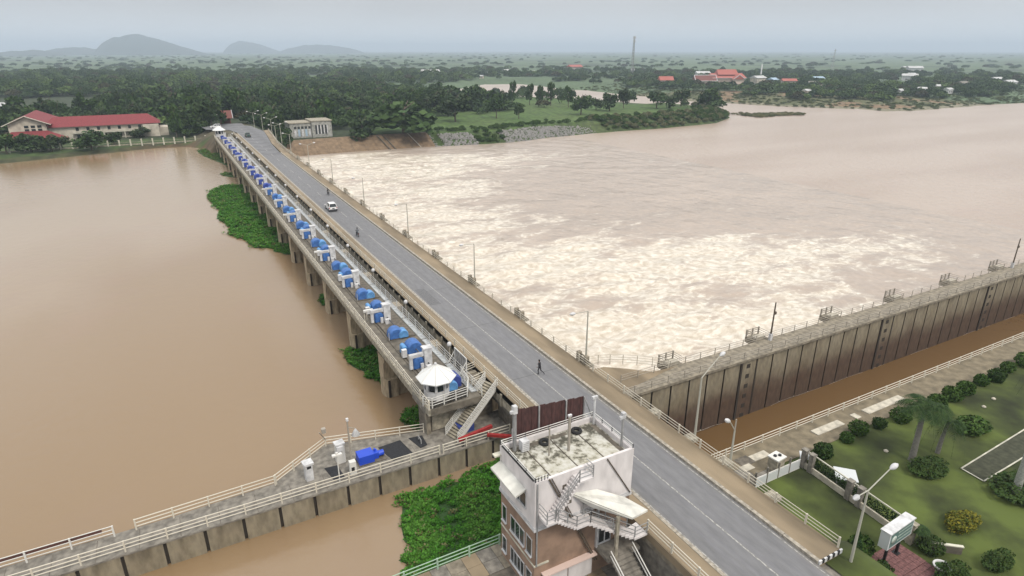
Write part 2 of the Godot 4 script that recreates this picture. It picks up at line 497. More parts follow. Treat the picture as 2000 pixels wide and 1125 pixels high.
func build_water() -> void:
	var flat := func(_x, _z): return UP
	var silt := func(x, z, _y) -> Color:
		var nn := noise2.get_noise_2d(x * 0.9 + z * 0.2, z * 0.35) + 0.5 * noise.get_noise_2d(x * 2.0, z * 0.8)
		return Color(0.222, 0.15, 0.085).lerp(Color(0.28, 0.212, 0.148), clampf(0.5 + nn * 1.3, 0.0, 1.0))
	var xs := span(29, -420, 4, 1.03)
	xs.reverse()
	structure(put("upstream_water", grid(xs, span(120, -404, 4, 1.0), flat, silt), M.water_up))
	var st := mb()
	quad(st, Vector3(30, DOWN, -50.5), Vector3(420, DOWN, -50.5), Vector3(420, DOWN, -35), Vector3(30, DOWN, -35))
	structure(build(st, "lock_water", M.water_lock))
	# the white water below the gates
	var x0 := 30.0
	var x1 := 206.0
	var z0 := -312.0
	var z1 := -50.0
	var nx := 190
	var nz := 270
	var v := PackedVector3Array()
	var uv := PackedVector2Array()
	var ids := PackedInt32Array()
	var chop := FastNoiseLite.new()
	chop.seed = 90
	chop.frequency = 0.13
	chop.fractal_octaves = 3
	for j in nz + 1:
		for i in nx + 1:
			var x := lerpf(x0, x1, float(i) / nx)
			var z := lerpf(z0, z1, float(j) / nz)
			var d := clampf(1.15 - (x - 40.0) / reach_at(z), 0.0, 1.0)
			var rim := minf(minf(x1 - x, z - z0), 6.0) / 6.0
			v.append(Vector3(x, DOWN + chop.get_noise_2d(x * 0.6, z) * (0.12 + 0.8 * d) * rim, z))
			uv.append(Vector2(float(i) / nx, float(j) / nz))
	for j in nz:
		for i in nx:
			var a := j * (nx + 1) + i
			ids.append_array([a, a + 1, a + nx + 2, a, a + nx + 2, a + nx + 1])
	var n := PackedVector3Array()
	n.resize(v.size())
	for k in range(0, ids.size(), 3):
		var p := v[ids[k]]
		var f := (v[ids[k + 2]] - p).cross(v[ids[k + 1]] - p)
		for q in 3: n[ids[k + q]] += f
	for k in n.size(): n[k] = n[k].normalized()
	var a := []
	a.resize(Mesh.ARRAY_MAX)
	a[Mesh.ARRAY_VERTEX] = v
	a[Mesh.ARRAY_NORMAL] = n
	a[Mesh.ARRAY_TEX_UV] = uv
	a[Mesh.ARRAY_INDEX] = ids
	var me := ArrayMesh.new()
	me.add_surface_from_arrays(Mesh.PRIMITIVE_TRIANGLES, a)
	var m := StandardMaterial3D.new()
	m.albedo_texture = ImageTexture.create_from_image(foam_image(1800, 2048, x0, x1, z0, z1))
	m.roughness = 0.3
	m.normal_enabled = true
	m.normal_texture = T.chop
	m.normal_scale = 0.3
	m.cull_mode = BaseMaterial3D.CULL_DISABLED
	structure(put("white_water", me, m))
	var low := func(_x, _z): return DOWN
	var mud := func(x, z, _y) -> Color:
		var nn := noise2.get_noise_2d(x * 0.3, z * 1.2) + 0.5 * noise.get_noise_2d(x * 0.9, z * 3.0)
		return Color(0.315, 0.24, 0.188).lerp(Color(0.37, 0.295, 0.24), clampf(0.5 + nn * 1.2, 0.0, 1.0))
	structure(put("downstream_water", grid(span(x1, 2600, 5, 1.05), span(z1, -905, 5, 1.0), low, mud), M.water_down))
	structure(put("downstream_water", grid(span(30, x1, 8, 1.0), span(z0, -905, 8, 1.0), low, mud), M.water_down))

# ---------------------------------------------------------------- hills
func hill(called: String, label: String, cx: float, cz: float, wide: float, deep: float, tall: float, skew: float, seed_: int) -> void:
	var f := FastNoiseLite.new()
	f.seed = seed_
	f.frequency = 0.9
	f.fractal_octaves = 5
	var across := Vector2(-cz, cx).normalized()
	var along := Vector2(cx, cz).normalized()
	var v := []
	var nu := 60
	var nv := 16
	var st := mb()
	for j in nv + 1:
		for i in nu + 1:
			var s := 2.0 * i / nu - 1.0
			var t := 2.0 * j / nv - 1.0
			var ss := s - skew * (1.0 - s * s)
			var y := maxf(0.0, 1.0 - ss * ss) * maxf(0.0, 1.0 - t * t)
			y = pow(y, 0.85) * (1.0 + 0.16 * f.get_noise_2d(s * 3.0, t * 2.0)) + 0.04 * f.get_noise_2d(s * 12.0, t * 9.0) * y
			var p := Vector2(cx, cz) + across * s * wide + along * t * deep
			v.append(Vector3(p.x, -10.0 + tall * y, p.y))
	st.set_smooth_group(3)
	for j in nv:
		for i in nu:
			var a := j * (nu + 1) + i
			for k in [a, a + nu + 2, a + 1, a, a + nu + 1, a + nu + 2]:
				st.add_vertex(v[k])
	var o := build(st, called, M.hill)
	tag(o, label, "hill", "", "structure")

func build_hills() -> void:
	mat("hill", 0.035, 0.05, 0.035, 1.0)
	# direction of a hill: bearing a from straight ahead, distance d
	for h in [["long peaked hill, tallest on the horizon, above the red roofed building", 1.5, 7000.0, 590.0, 172.0, -0.62, 1], ["low rounded hill at the left end of the horizon", -7.2, 6500.0, 290.0, 42.0, 0.1, 2], ["small pale hill just left of the tallest hill", -4.4, 7400.0, 330.0, 66.0, 0.0, 3], ["faint pointed hill in the haze, right of the tallest hill", 8.2, 9500.0, 480.0, 150.0, -0.6, 4], ["broad flat topped hill, rightmost on the horizon", 12.7, 9000.0, 560.0, 104.0, 0.0, 5]]:
		var a := deg_to_rad(h[1])
		hill("hill", h[0], sin(a) * h[2], -cos(a) * h[2], h[3], 500.0, h[4], h[5], h[6])

# ---------------------------------------------------------------- barrage, bridge, lock
const BAY := 15.0
const FIRST := -53.5   # the near abutment; pier k stands at FIRST - BAY * k

# a railing: posts and rails along a line of points; every post is a part
func railing(called: String, label: String, pts: Array, heights: Array, gap: float, m: Material, r := 0.04, post_r := 0.05, group := "", category := "railing", with_rails := true) -> Node3D:
	var at: Vector3 = pts[0]
	var o := thing(called, label, category, at, 0.0, group)
	if with_rails:
		for h in heights:
			var st := mb()
			for i in pts.size() - 1:
				tube(st, pts[i] - at + Vector3.UP * h, pts[i + 1] - at + Vector3.UP * h, r, r, 5)
			build(st, "rail", m, o)
	var top: float = heights[-1]
	var ps := mb()
	bx(ps, -post_r, 0, -post_r, post_r, top + 0.04, post_r)
	var pm := done(ps)
	for i in pts.size() - 1:
		var d: Vector3 = pts[i + 1] - pts[i]
		var n := maxi(1, roundi(d.length() / gap))
		for k in n + (1 if i == pts.size() - 2 else 0):
			var p := put("post", pm, m, o)
			p.position = pts[i] - at + d * (float(k) / n)
			p.rotation.y = atan2(-d.z, d.x)
	return o

func build_bridge() -> void:
	var far := -345.0
	# carriageway
	var st := mb()
	var worn := func(x: float, z: float, _y: float) -> Color:
		var c := 0.168 + 0.012 * noise2.get_noise_2d(x * 9.0, z * 1.2)
		for p in [29.95, 31.45, 33.0, 34.5]:
			c -= 0.014 * exp(-pow((x - p) / 0.28, 2.0)) * (0.7 + noise.get_noise_2d(z * 2.0, p * 50.0))
		var edge := smoothstep(2.6, 3.3, absf(x - 32.2)) * (0.6 + noise2.get_noise_2d(x * 6.0, z * 3.0))
		return Color(c, c, c * 1.05).lerp(Color(0.2, 0.17, 0.125), clampf(edge * 0.55, 0.0, 0.6))
	structure(put("road", grid(span(28.9, 35.45, 0.22, 1.0), span(70, far, 1.6, 1.0), func(_x, _z): return 0.0, worn), M.asphalt))
	var line := mb()
	for k in 1:
		quad(line, Vector3(32.14, 0.006, 60), Vector3(32.14, 0.006, -118), Vector3(32.26, 0.006, -118), Vector3(32.26, 0.006, 60))
	var z := -122.0
	while z > -330.0:
		quad(line, Vector3(32.13, 0.018, z), Vector3(32.13, 0.018, z - 5), Vector3(32.27, 0.018, z - 5), Vector3(32.27, 0.018, z))
		z -= 12.0
	structure(build(line, "road_line", M.line))
	for k in 17:
		var jt := mb()
		quad(jt, Vector3(28.92, 0.003, FIRST - BAY * k + 0.05), Vector3(28.92, 0.003, FIRST - BAY * k - 0.05), Vector3(35.48, 0.003, FIRST - BAY * k - 0.05), Vector3(35.48, 0.003, FIRST - BAY * k + 0.05))
		structure(build(jt, "road_joint", M.road_dark))
	for q in [[29.4, -78.0, 1.6, 7.0]]:
		var pt := mb()
		quad(pt, Vector3(q[0], 0.004, q[1]), Vector3(q[0] + 0.1, 0.004, q[1] - q[3]), Vector3(q[0] + q[2], 0.004, q[1] - q[3] + 0.15), Vector3(q[0] + q[2] - 0.05, 0.004, q[1] + 0.1))
		structure(build(pt, "road_patch", M.road_patch))
	var fl := mb()
	prism(fl, PackedVector2Array([Vector2(35.2, -232), Vector2(36.6, -262), Vector2(38.6, -285), Vector2(40.2, -305), Vector2(38.0, -330), Vector2(29.2, -345), Vector2(16.0, -345), Vector2(18.0, -325), Vector2(27.0, -318), Vector2(29.2, -305), Vector2(29.2, -232)]), -0.2, 0.012)
	structure(build(fl, "road", M.asphalt_plain))
	st = mb()
	prism(st, PackedVector2Array([Vector2(35.9, -236.1), Vector2(38.1, -236.1), Vector2(39.0, -262), Vector2(41.1, -288), Vector2(42.4, -308), Vector2(40.4, -308), Vector2(38.7, -285), Vector2(36.7, -262)]), -0.9, 0.15)
	structure(build(st, "pavement", M.pavement))
	for side in [[26.85, 28.6, 28.9, -1], [35.82, 38.1, 35.5, 1]]:
		st = mb()
		var near := -20.0 if side[3] > 0 else 60.0
		bx(st, side[0], -0.45, near, side[1], 0.2, -300.0 if side[3] < 0 else -236.0)
		structure(build(st, "pavement", M.pavement))
		# kerb stones
		st = mb()
		var a: float = minf(side[2], side[0] if side[3] > 0 else side[1])
		var b: float = maxf(side[2], side[0] if side[3] > 0 else side[1])
		z = near
		while z > (-300.0 if side[3] < 0 else -236.0):
			bx(st, a + 0.004, -0.3, z, b - 0.004, 0.225 + rng.randf() * 0.012, z - 2.96)
			z -= 3.0
		tag(structure(build(st, "kerb", M.kerb)), "", "", "", "structure")
	# white edge line beside the far kerb
	st = mb()
	quad(st, Vector3(35.2, 0.006, 40), Vector3(35.2, 0.006, -230), Vector3(35.3, 0.006, -230), Vector3(35.3, 0.006, 40))
	quad(st, Vector3(29.1, 0.006, 40), Vector3(29.1, 0.006, -330), Vector3(29.2, 0.006, -330), Vector3(29.2, 0.006, 40))
	structure(build(st, "road_line", M.line))
	# striped pavement end
	var pe := thing("kerb_end", "black and white striped kerb end of the pavement beside the lawn", "kerb", Vector3(35.6, 0, -20.0))
	for k in 9:
		st = mb()
		bx(st, 0.28 * k, -0.1, 0.0, 0.28 * (k + 1), 0.24, 0.12)
		build(st, "stripe", M.white if k % 2 == 0 else M.black, pe)
	# the girders under the road
	var br := thing("road_bridge", "long concrete road bridge with ribbed edge girder across the river", "bridge", Vector3(32, 0, FIRST))
	st = mb()
	bx(st, -5.1, -0.9, 33.4, 6.1, -0.46, -245)
	build(st, "deck_slab", M.concrete, br)
	for x in [-4.4, -1.5, 1.5, 4.6]:
		st = mb()
		bx(st, x - 0.3, -2.3, 30, x + 0.3, -0.91, -245)
		build(st, "girder", M.concrete_gray, br)
	st = mb()
	bx(st, -0.16, -1.5, -0.16, 0.0, -0.05, 0.16)
	var rib := done(st)
	for k in 92:
		var o := put("edge_rib", rib, M.concrete_pale, br)
		o.position = Vector3(-5.148, 0, 2.0 - k * 2.7)
	st = mb()
	bx(st, -5.15, -1.35, 14, -4.9, 0.16, -245)
	build(st, "edge_beam", M.concrete_pale, br)
	# retaining wall that carries the road between lock and lawn
	st = mb()
	bx(st, 27.2, -14, -36, 37.9, -0.47, 60)
	tag(build(st, "retaining_wall", M.concrete_gray), "gray concrete retaining wall holding the road above the lock platform", "wall")

	# barrage: piers, gates, service deck
	var dam := thing("barrage", "concrete river barrage of sixteen bays with rounded piers and rust red gates", "dam", Vector3(22, 0, FIRST))
	var up := mb()
	bx(up, -3.1, -4.0, -0.95, 16.4, -1.1, 0.95)
	var upm := done(up)
	var lo := mb()
	var pl := PackedVector2Array([Vector2(17, -1.1), Vector2(17, 1.1), Vector2(-1.5, 1.1), Vector2(-1.5, 1.4), Vector2(-2.6, 1.4)])
	for k in 7:
		var a := PI / 2 + PI * k / 6.0
		pl.append(Vector2(-2.6 + cos(a) * 0.6, sin(a) * 1.4))
	pl.append_array([Vector2(-1.5, -1.4), Vector2(-1.5, -1.1)])
	prism(lo, pl, -16.5, -4.0)
	var lom := done(lo)
	var cap := mb()
	bx(cap, -3.05, -1.7, -1.25, 3.2, -1.1, 1.25)
	var capm := done(cap)
	var slot := mb()
	bx(slot, -2.75, -16, 1.35, -2.45, -4.1, 1.415)
	var slotm := done(slot)
	var gate := mb()
	for k in 8:
		var a0 := -0.55 + 0.13 * k
		var a1 := a0 + 0.13
		quad(gate, Vector3(9.5 - cos(a0) * 9.6, -4.6 + sin(a0) * 9.0, 6.2), Vector3(9.5 - cos(a0) * 9.6, -4.6 + sin(a0) * 9.0, -6.2), Vector3(9.5 - cos(a1) * 9.6, -4.6 + sin(a1) * 9.0, -6.2), Vector3(9.5 - cos(a1) * 9.6, -4.6 + sin(a1) * 9.0, 6.2))
	for x in [0.25, 1.1]:
		for zz in [-4.5, -1.5, 1.5, 4.5]:
			bx(gate, x, -8.0, zz - 0.15, x + 0.3, -1.2, zz + 0.15)
	bx(gate, 0.1, -1.6, -6.2, 1.7, -1.25, 6.2)
	var gatem := done(gate)
	for k in 17:
		var zz := -BAY * k
		if k == 0:
			var g0 := put("gate", gatem, M.rust, dam)
			g0.position.z = -BAY / 2.0
			continue
		var p := put("pier", upm, M.pier, dam)
		p.position.z = zz
		var q := put("pier_base", lom, M.pier, p)
		put("pier_cap", capm, M.pier, p)
		put("stop_log_slot", slotm, M.groove, p)
		if k < 16:
			var g := put("gate", gatem, M.rust, dam)
			g.position.z = zz - BAY / 2.0
	st = mb()
	bx(st, -2.85, -1.1, 0.9, 3.0, -0.3, -241)
	build(st, "service_deck", M.deck, dam)
	st = mb()
	bx(st, -3.1, -0.85, 1.2, -2.85, -0.12, -241)
	build(st, "deck_kerb", M.concrete_pale, dam)
	st = mb()
	bx(st, -1.45, -0.295, -0.8, -1.35, -0.2, -240)
	bx(st, 1.35, -0.295, -0.8, 1.45, -0.2, -240)
	build(st, "hoist_track", M.concrete_dark, dam)
	for k in 16:
		st = mb()
		bx(st, -1.1, -0.29, -BAY * k - 1.6, 2.1, -0.1, -BAY * k - 13.4)
		build(st, "hoist_plinth", M.concrete_dark, dam)
		if k % 2 == 0:
			st = mb()
			bx(st, -0.9, -0.095, -BAY * k - 1.9, 1.0, -0.06, -BAY * k - 4.6)
			build(st, "floor_plate", M.pavement, dam)
	for k in 32:
		st = mb()
		bx(st, 2.35, -0.28, -7.5 * k - 0.2, 3.0, -0.2, -7.5 * k - 7.42)
		build(st, "catwalk_panel", M.catwalk, dam)
	# downstream guide walls of the piers are the piers' own tails; spillway floor shows as water
	railing("deck_railing", "pale concrete railing on the upstream edge of the barrage deck", [Vector3(18.98, -0.12, FIRST + 1.2), Vector3(18.98, -0.12, FIRST - 241)], [0.35, 0.7, 1.05], 2.5, M.rail, 0.05, 0.08)
	railing("catwalk_railing", "pale steel railing along the barrage catwalk, on the side of the road", [Vector3(25.02, -0.2, FIRST + 1), Vector3(25.02, -0.2, FIRST - 241)], [0.4, 0.75, 1.1], 2.5, M.rail_white, 0.035, 0.04)
	railing("catwalk_railing", "pale steel railing along the barrage catwalk, on the side of the hoists", [Vector3(24.38, -0.2, FIRST - 2), Vector3(24.38, -0.2, FIRST - 240)], [0.95], 5.0, M.rail_white, 0.03, 0.035)
	railing("road_railing", "cream railing of the bridge pavement on the side of the blue hoists", [Vector3(27.0, 0.2, -37.0), Vector3(27.0, 0.2, -300)], [0.35, 0.65, 0.95], 2.7, M.rail, 0.04, 0.06)
	railing("road_railing", "cream railing of the left pavement between the tower stairs and the picture edge", [Vector3(27.0, 0.2, -28.2), Vector3(27.0, 0.2, 30)], [0.35, 0.65, 0.95], 2.7, M.rail, 0.04, 0.06)
	var rr := railing("road_railing", "long cream railing of the bridge pavement on the side of the white water", [Vector3(38.0, 0.2, -20.2), Vector3(38.0, 0.2, -236), Vector3(38.9, 0.15, -262), Vector3(41.0, 0.15, -288), Vector3(42.2, 0.15, -306)], [0.3, 0.6, 0.9], 2.75, M.rail, 0.035, 0.06)
	for k in 13:
		st = mb()
		for s in [-0.75, 0.75]:
			bx(st, -0.22, -0.2, s - 0.2, 0.3, 1.05, s + 0.2)
		for h in [0.15, 0.45, 0.75]:
			bx(st, 0.1, h, -0.55, 0.2, h + 0.14, 0.55)
		bx(st, -0.1, -0.35, -1.1, 0.9, -0.05, 1.1)
		var o := build(st, "lamp_bay", M.concrete, rr)
		o.position = Vector3(0.25, 0, (FIRST + 0.4 - BAY * k) + 20.2)
	for zz in [-31.6, -35.9, -26.5, -41.0]:
		st = mb()
		bx(st, 0.1, -0.5, -0.5, 1.2, -0.1, 0.5)
		var o := build(st, "bracket", M.concrete_pale, rr)
		o.position = Vector3(0.0, 0, zz + 20.2)

func build_lock() -> void:
	# left guard wall with its wide end beside the barrage
	var base := thing("guard_wall", "low gray concrete guard wall with dark joints reaching into the brown river", "wall", Vector3(0, LOT, -50))
	var st := mb()
	var outline := PackedVector2Array([Vector2(-60, 0.0), Vector2(28, 0.0), Vector2(28, -4.5), Vector2(19.2, -4.6), Vector2(9.3, -7.1), Vector2(3.6, -3.1), Vector2(-5.6, -2.65), Vector2(-60, -2.65)])
	prism(st, outline, -14.0, -0.16)
	build(st, "wall_core", M.groove, base)
	var cop := outline.duplicate()
	for i in cop.size(): cop[i] += Vector2(0, 0.28 if cop[i].y > -0.5 else -0.1)
	st = mb()
	prism(st, cop, -0.155, 0.0)
	build(st, "coping", M.concrete_gray, base)
	for k in 23:
		var o := put("wall_panel", stained_panel(2.78, 3.6, 100 + k, 0.17, -2.1, 9.0, 0.85), M.wall_stained, base)
		o.position = Vector3(-42.2 + 3.05 * k + 1.52, -0.18, 0.05)
	# seams across the walkway
	st = mb()
	for k in 24:
		bx(st, -44.0 + 3.05 * k, 0.001, -2.5, -43.95 + 3.05 * k, 0.006, 0.2)
	build(st, "joint", M.concrete_dark, base)
	# right guard wall between lock and white water
	var far := thing("lock_wall", "tall lock wall of stained panels with ladders, between lock and white water", "wall", Vector3(0, LOT, -50))
	st = mb()
	bx(st, 36, -16, -3.0, 330, -0.35, -0.25)
	build(st, "wall_core", M.groove, far)
	st = mb()
	bx(st, 36, -0.34, -3.1, 330, 0.0, 0.22)
	build(st, "coping", M.concrete, far)
	st = mb()
	bx(st, 36, -16, -2.99, 330, -0.36, -3.05)
	build(st, "river_face", M.concrete, far)
	for k in 66:
		var x := 40.5 + 3.02 * k
		var w := 2.76
		var o := put("wall_panel", stained_panel(w, 9.4, 200 + k, 0.16, -2.9, 3.2, 0.33), M.wall_stained, far)
		o.position = Vector3(x + 1.5, -0.36, -0.2)
		if k % 10 == 7 and k < 50:
			st = mb()
			bx(st, x - 0.18, -12, -0.26, x + 0.16, -0.3, 0.12)
			bx(st, x + 2.82, -12, -0.26, x + 3.0, -0.3, 0.02)
			build(st, "ladder_post", M.groove, far)
			for q in 6:
				st = mb()
				bx(st, x + 1.1, -1.5 - 1.5 * q, -0.18, x + 1.75, -0.9 - 1.5 * q, -0.005)
				build(st, "foot_hold", M.groove, far)
	# mooring stubs with a small rail each
	for k in 9:
		var x := 52.9 + 16.05 * k
		st = mb()
		bx(st, x - 1.3, -0.8, -5.0, x + 1.3, -0.02, -3.1)
		var o := build(st, "mooring_stub", M.concrete, far)
		st = mb()
		for h in [0.35, 0.65, 0.95]:
			bx(st, x - 1.2, h, -4.95, x + 1.2, h + 0.09, -4.88)
			bx(st, x - 1.2, h, -4.87, x - 1.14, h + 0.05, -3.2)
			bx(st, x + 1.14, h, -4.87, x + 1.2, h + 0.05, -3.2)
		for s in [-1.2, 0.0, 1.2]:
			bx(st, x + s - 0.08, 0, -4.98, x + s + 0.08, 1.1, -4.82)
		build(st, "stub_rail", M.pole, o)
		st = mb()
		bx(st, x - 0.9, 0.0, -4.2, x + 0.9, 0.35, -3.4)
		build(st, "bollard_block", M.slab, o)
	railing("lock_railing", "thin railing on the lock wall, on the side of the white water", [Vector3(44, LOT, -52.9), Vector3(250, LOT, -52.9)], [0.35, 0.7, 1.0], 2.6, M.pole, 0.03, 0.04)
	railing("lock_railing", "thin railing on the lock wall, on the side of the lock", [Vector3(38.6, LOT, -50.1), Vector3(250, LOT, -50.1)], [0.35, 0.7, 1.0], 2.6, M.pole, 0.03, 0.04)
	# near lock wall with the lawn path
	var near := thing("lock_wall", "concrete lock wall under the lawn path and its cream railing", "wall", Vector3(0, LOT, -36.2))
	st = mb()
	bx(st, 37, -14, 0, 330, -0.01, 2.9)
	build(st, "wall_core", M.concrete_dark, near)
	st = mb()
	quad(st, Vector3(37, LOT + 0.004, -36.2), Vector3(330, LOT + 0.004, -36.2), Vector3(330, LOT + 0.004, -32.6), Vector3(37, LOT + 0.004, -32.6))
	structure(build(st, "path", M.path))
	st = mb()
	var edge := PackedVector2Array([Vector2(38, -33.6)])
	for k in 60:
		edge.append(Vector2(44 + k * 1.9, -32.55 + noise.get_noise_2d(k * 30.0, 5.0) * 0.9 + (0.9 if k > 28 else 0.0)))
	edge.append_array([Vector2(160, -34), Vector2(38, -34)])
	prism(st, edge, LOT - 0.1, LOT + 0.05)
	structure(build(st, "path_edge", M.path))
	railing("lock_railing", "cream railing on the edge of the lock, along the lawn path", [Vector3(38.6, LOT, -35.9), Vector3(250, LOT, -35.9)], [0.3, 0.6, 0.95], 2.6, M.rail, 0.045, 0.06)
	for s in [[46.9, 2.2, 0.9], [57.4, 4.4, 0.95], [62.1, 0.8, 0.9], [67.2, 6.8, 0.95], [44.3, 1.4, 0.8]]:
		st = mb()
		bx(st, -s[1] / 2, 0, -s[2] / 2, s[1] / 2, 0.12, s[2] / 2)
		var o := build(st, "path_slab", M.slab)
		o.position = Vector3(s[0], LOT + 0.006, -34.35 if s[0] > 46 else -33.6)
		tag(o, {46.9: "short pale slab in the lawn path, nearest to the gate", 57.4: "pale slab in the lawn path, second from the gate", 62.1: "small square pale slab between two long slabs of the path", 67.2: "longest pale slab in the lawn path, beside the palm", 44.3: "small pale slab beside the lamp at the lock corner"}[s[0]], "slab", "pale slabs in the lawn path")
	# apron between bridge and lock wall
	st = mb()
	prism(st, PackedVector2Array([Vector2(37.5, -50.0), Vector2(53, -52.9), Vector2(49.3, -53.2), Vector2(46.8, -55.5), Vector2(44.6, -57.2), Vector2(38.2, -58.0)]), -15, LOT + 0.01)
	tag(build(st, "apron", M.pavement), "brown concrete apron in the corner of bridge and lock wall", "apron")
	var curve := []
	for k in 9:
		var t := k / 8.0
		curve.append(Vector3(lerpf(40.0, 51.5, t), LOT, lerpf(-58.6, -52.9, t) - sin(t * PI) * 1.7))
	railing("apron_railing", "curved cream railing at the white water, round the brown apron", curve, [0.35, 0.7, 1.05, 1.4], 1.4, M.rail, 0.035, 0.05)
	# ground right of the tower, and the near lock platform
	var floor_ := thing("lock_platform", "concrete lock platform with square paving and dark pits, at the tower foot", "platform", Vector3(0, LOT, -36.4))
	st = mb()
	prism(st, PackedVector2Array([Vector2(-30, 0), Vector2(27.3, 0), Vector2(27.3, 60), Vector2(-30, 60)]), -12, -0.01)
	build(st, "platform_base", M.concrete_dark, floor_)
	for i in 22:
		for j in 6:
			if (i in [12, 13, 14, 15] and j in [2]) or rng.randf() < 0.02: continue
			st = mb()
			var xx := -2.0 + i * 1.32
			bx(st, xx, -0.04, 0.05 + j * 1.32, xx + 1.28, 0.02 + rng.randf() * 0.02, 0.05 + j * 1.32 + 1.28)
			build(st, "paving_slab", [M.concrete, M.pavement, M.concrete_gray][(i * 7 + j * 3) % 3], floor_)
	for q in [[10.3, 12.6], [14.2, 16.3]]:
		st = mb()
		bx(st, q[0], 0.03, 3.0, q[1], 0.09, 5.2)
		build(st, "pit_cover", M.cover, floor_)
	railing("lock_railing", "pale green railing on the lock edge at the foot of the tower", [Vector3(-6, LOT, -36.2), Vector3(18.6, LOT, -36.2)], [0.35, 0.7, 1.05], 2.6, M.rail_green, 0.045, 0.06)

# one concrete wall panel with an irregular wet stain
func stained_panel(w: float, h: float, seed_: int, deep: float, level: float, band: float, dry: float) -> ArrayMesh:
	var nx := 5
	var ny := 14
	var st := mb()
	var col := func(x: float, y: float) -> Color:
		var n := noise2.get_noise_2d((x + seed_ * 3.02) * 14.0, y * 22.0)
		var m := noise2.get_noise_2d((x + seed_ * 3.02) * 34.0, y * 7.0 + 400.0)
		var wet := smoothstep(level + 1.4 + n * 0.9, level - band * 0.9 + n * 0.9, y)
		var c := Color(0.27, 0.235, 0.17).lerp(Color(0.2, 0.165, 0.11), clampf(m * 0.7 + 0.3, 0.0, 1.0))
		var dark := Color(0.098, 0.062, 0.042) if dry < 0.5 else Color(0.25, 0.21, 0.155)
		c = c.lerp(dark, wet)
		# run-off streaks from the coping
		if m > 0.08: c = c.lerp(Color(0.1, 0.085, 0.06), clampf((m - 0.08) * 2.5, 0.0, 0.5) * smoothstep(-1.4, 0.0, y))
		return c
	st.set_smooth_group(-1)
	for j in ny:
		for i in nx:
			var x0 := -w / 2 + w * i / nx
			var x1 := -w / 2 + w * (i + 1) / nx
			var y0 := -h + h * j / ny
			var y1 := -h + h * (j + 1) / ny
			for p in [Vector2(x0, y0), Vector2(x0, y1), Vector2(x1, y1), Vector2(x0, y0), Vector2(x1, y1), Vector2(x1, y0)]:
				st.set_color(col.call(p.x, p.y))
				st.add_vertex(Vector3(p.x, p.y, deep))
	for s in [-1.0, 1.0]:
		for p in [Vector3(s * w / 2, -h, deep), Vector3(s * w / 2, 0, deep), Vector3(s * w / 2, 0, 0), Vector3(s * w / 2, -h, deep), Vector3(s * w / 2, 0, 0), Vector3(s * w / 2, -h, 0)]:
			st.set_color(Color(0.1, 0.08, 0.06))
			st.add_vertex(p)
	st.generate_normals()
	return st.commit()

# ---------------------------------------------------------------- things on the barrage
func barrel(st: SurfaceTool, c: Vector3, r: float, l: float, up: float) -> void:
	# an arched hood: straight sides up to `up`, a half round top, rounded ends
	var n := 10
	var rings := [[-l / 2, 0.86], [-l / 2 + 0.12, 1.0], [l / 2 - 0.12, 1.0], [l / 2, 0.86]]
	var pts := []
	for ring in rings:
		var row := [Vector3(c.x - r * ring[1], c.y, c.z + ring[0])]
		for k in n + 1:
			var a := PI - PI * k / n
			row.append(Vector3(c.x + cos(a) * r * ring[1], c.y + (up + sin(a) * r * 0.95) * (0.5 + 0.5 * ring[1]), c.z + ring[0]))
		row.append(Vector3(c.x + r * ring[1], c.y, c.z + ring[0]))
		pts.append(row)
	st.set_smooth_group(4)
	for j in 3:
		for k in n + 2:
			for v in [pts[j][k], pts[j][k + 1], pts[j + 1][k + 1], pts[j][k], pts[j + 1][k + 1], pts[j + 1][k]]:
				st.add_vertex(v)
	for j in [0, 3]:
		for k in n + 1:
			tri(st, pts[j][0], pts[j][k + 1] if j == 3 else pts[j][k + 2], pts[j][k + 2] if j == 3 else pts[j][k + 1])

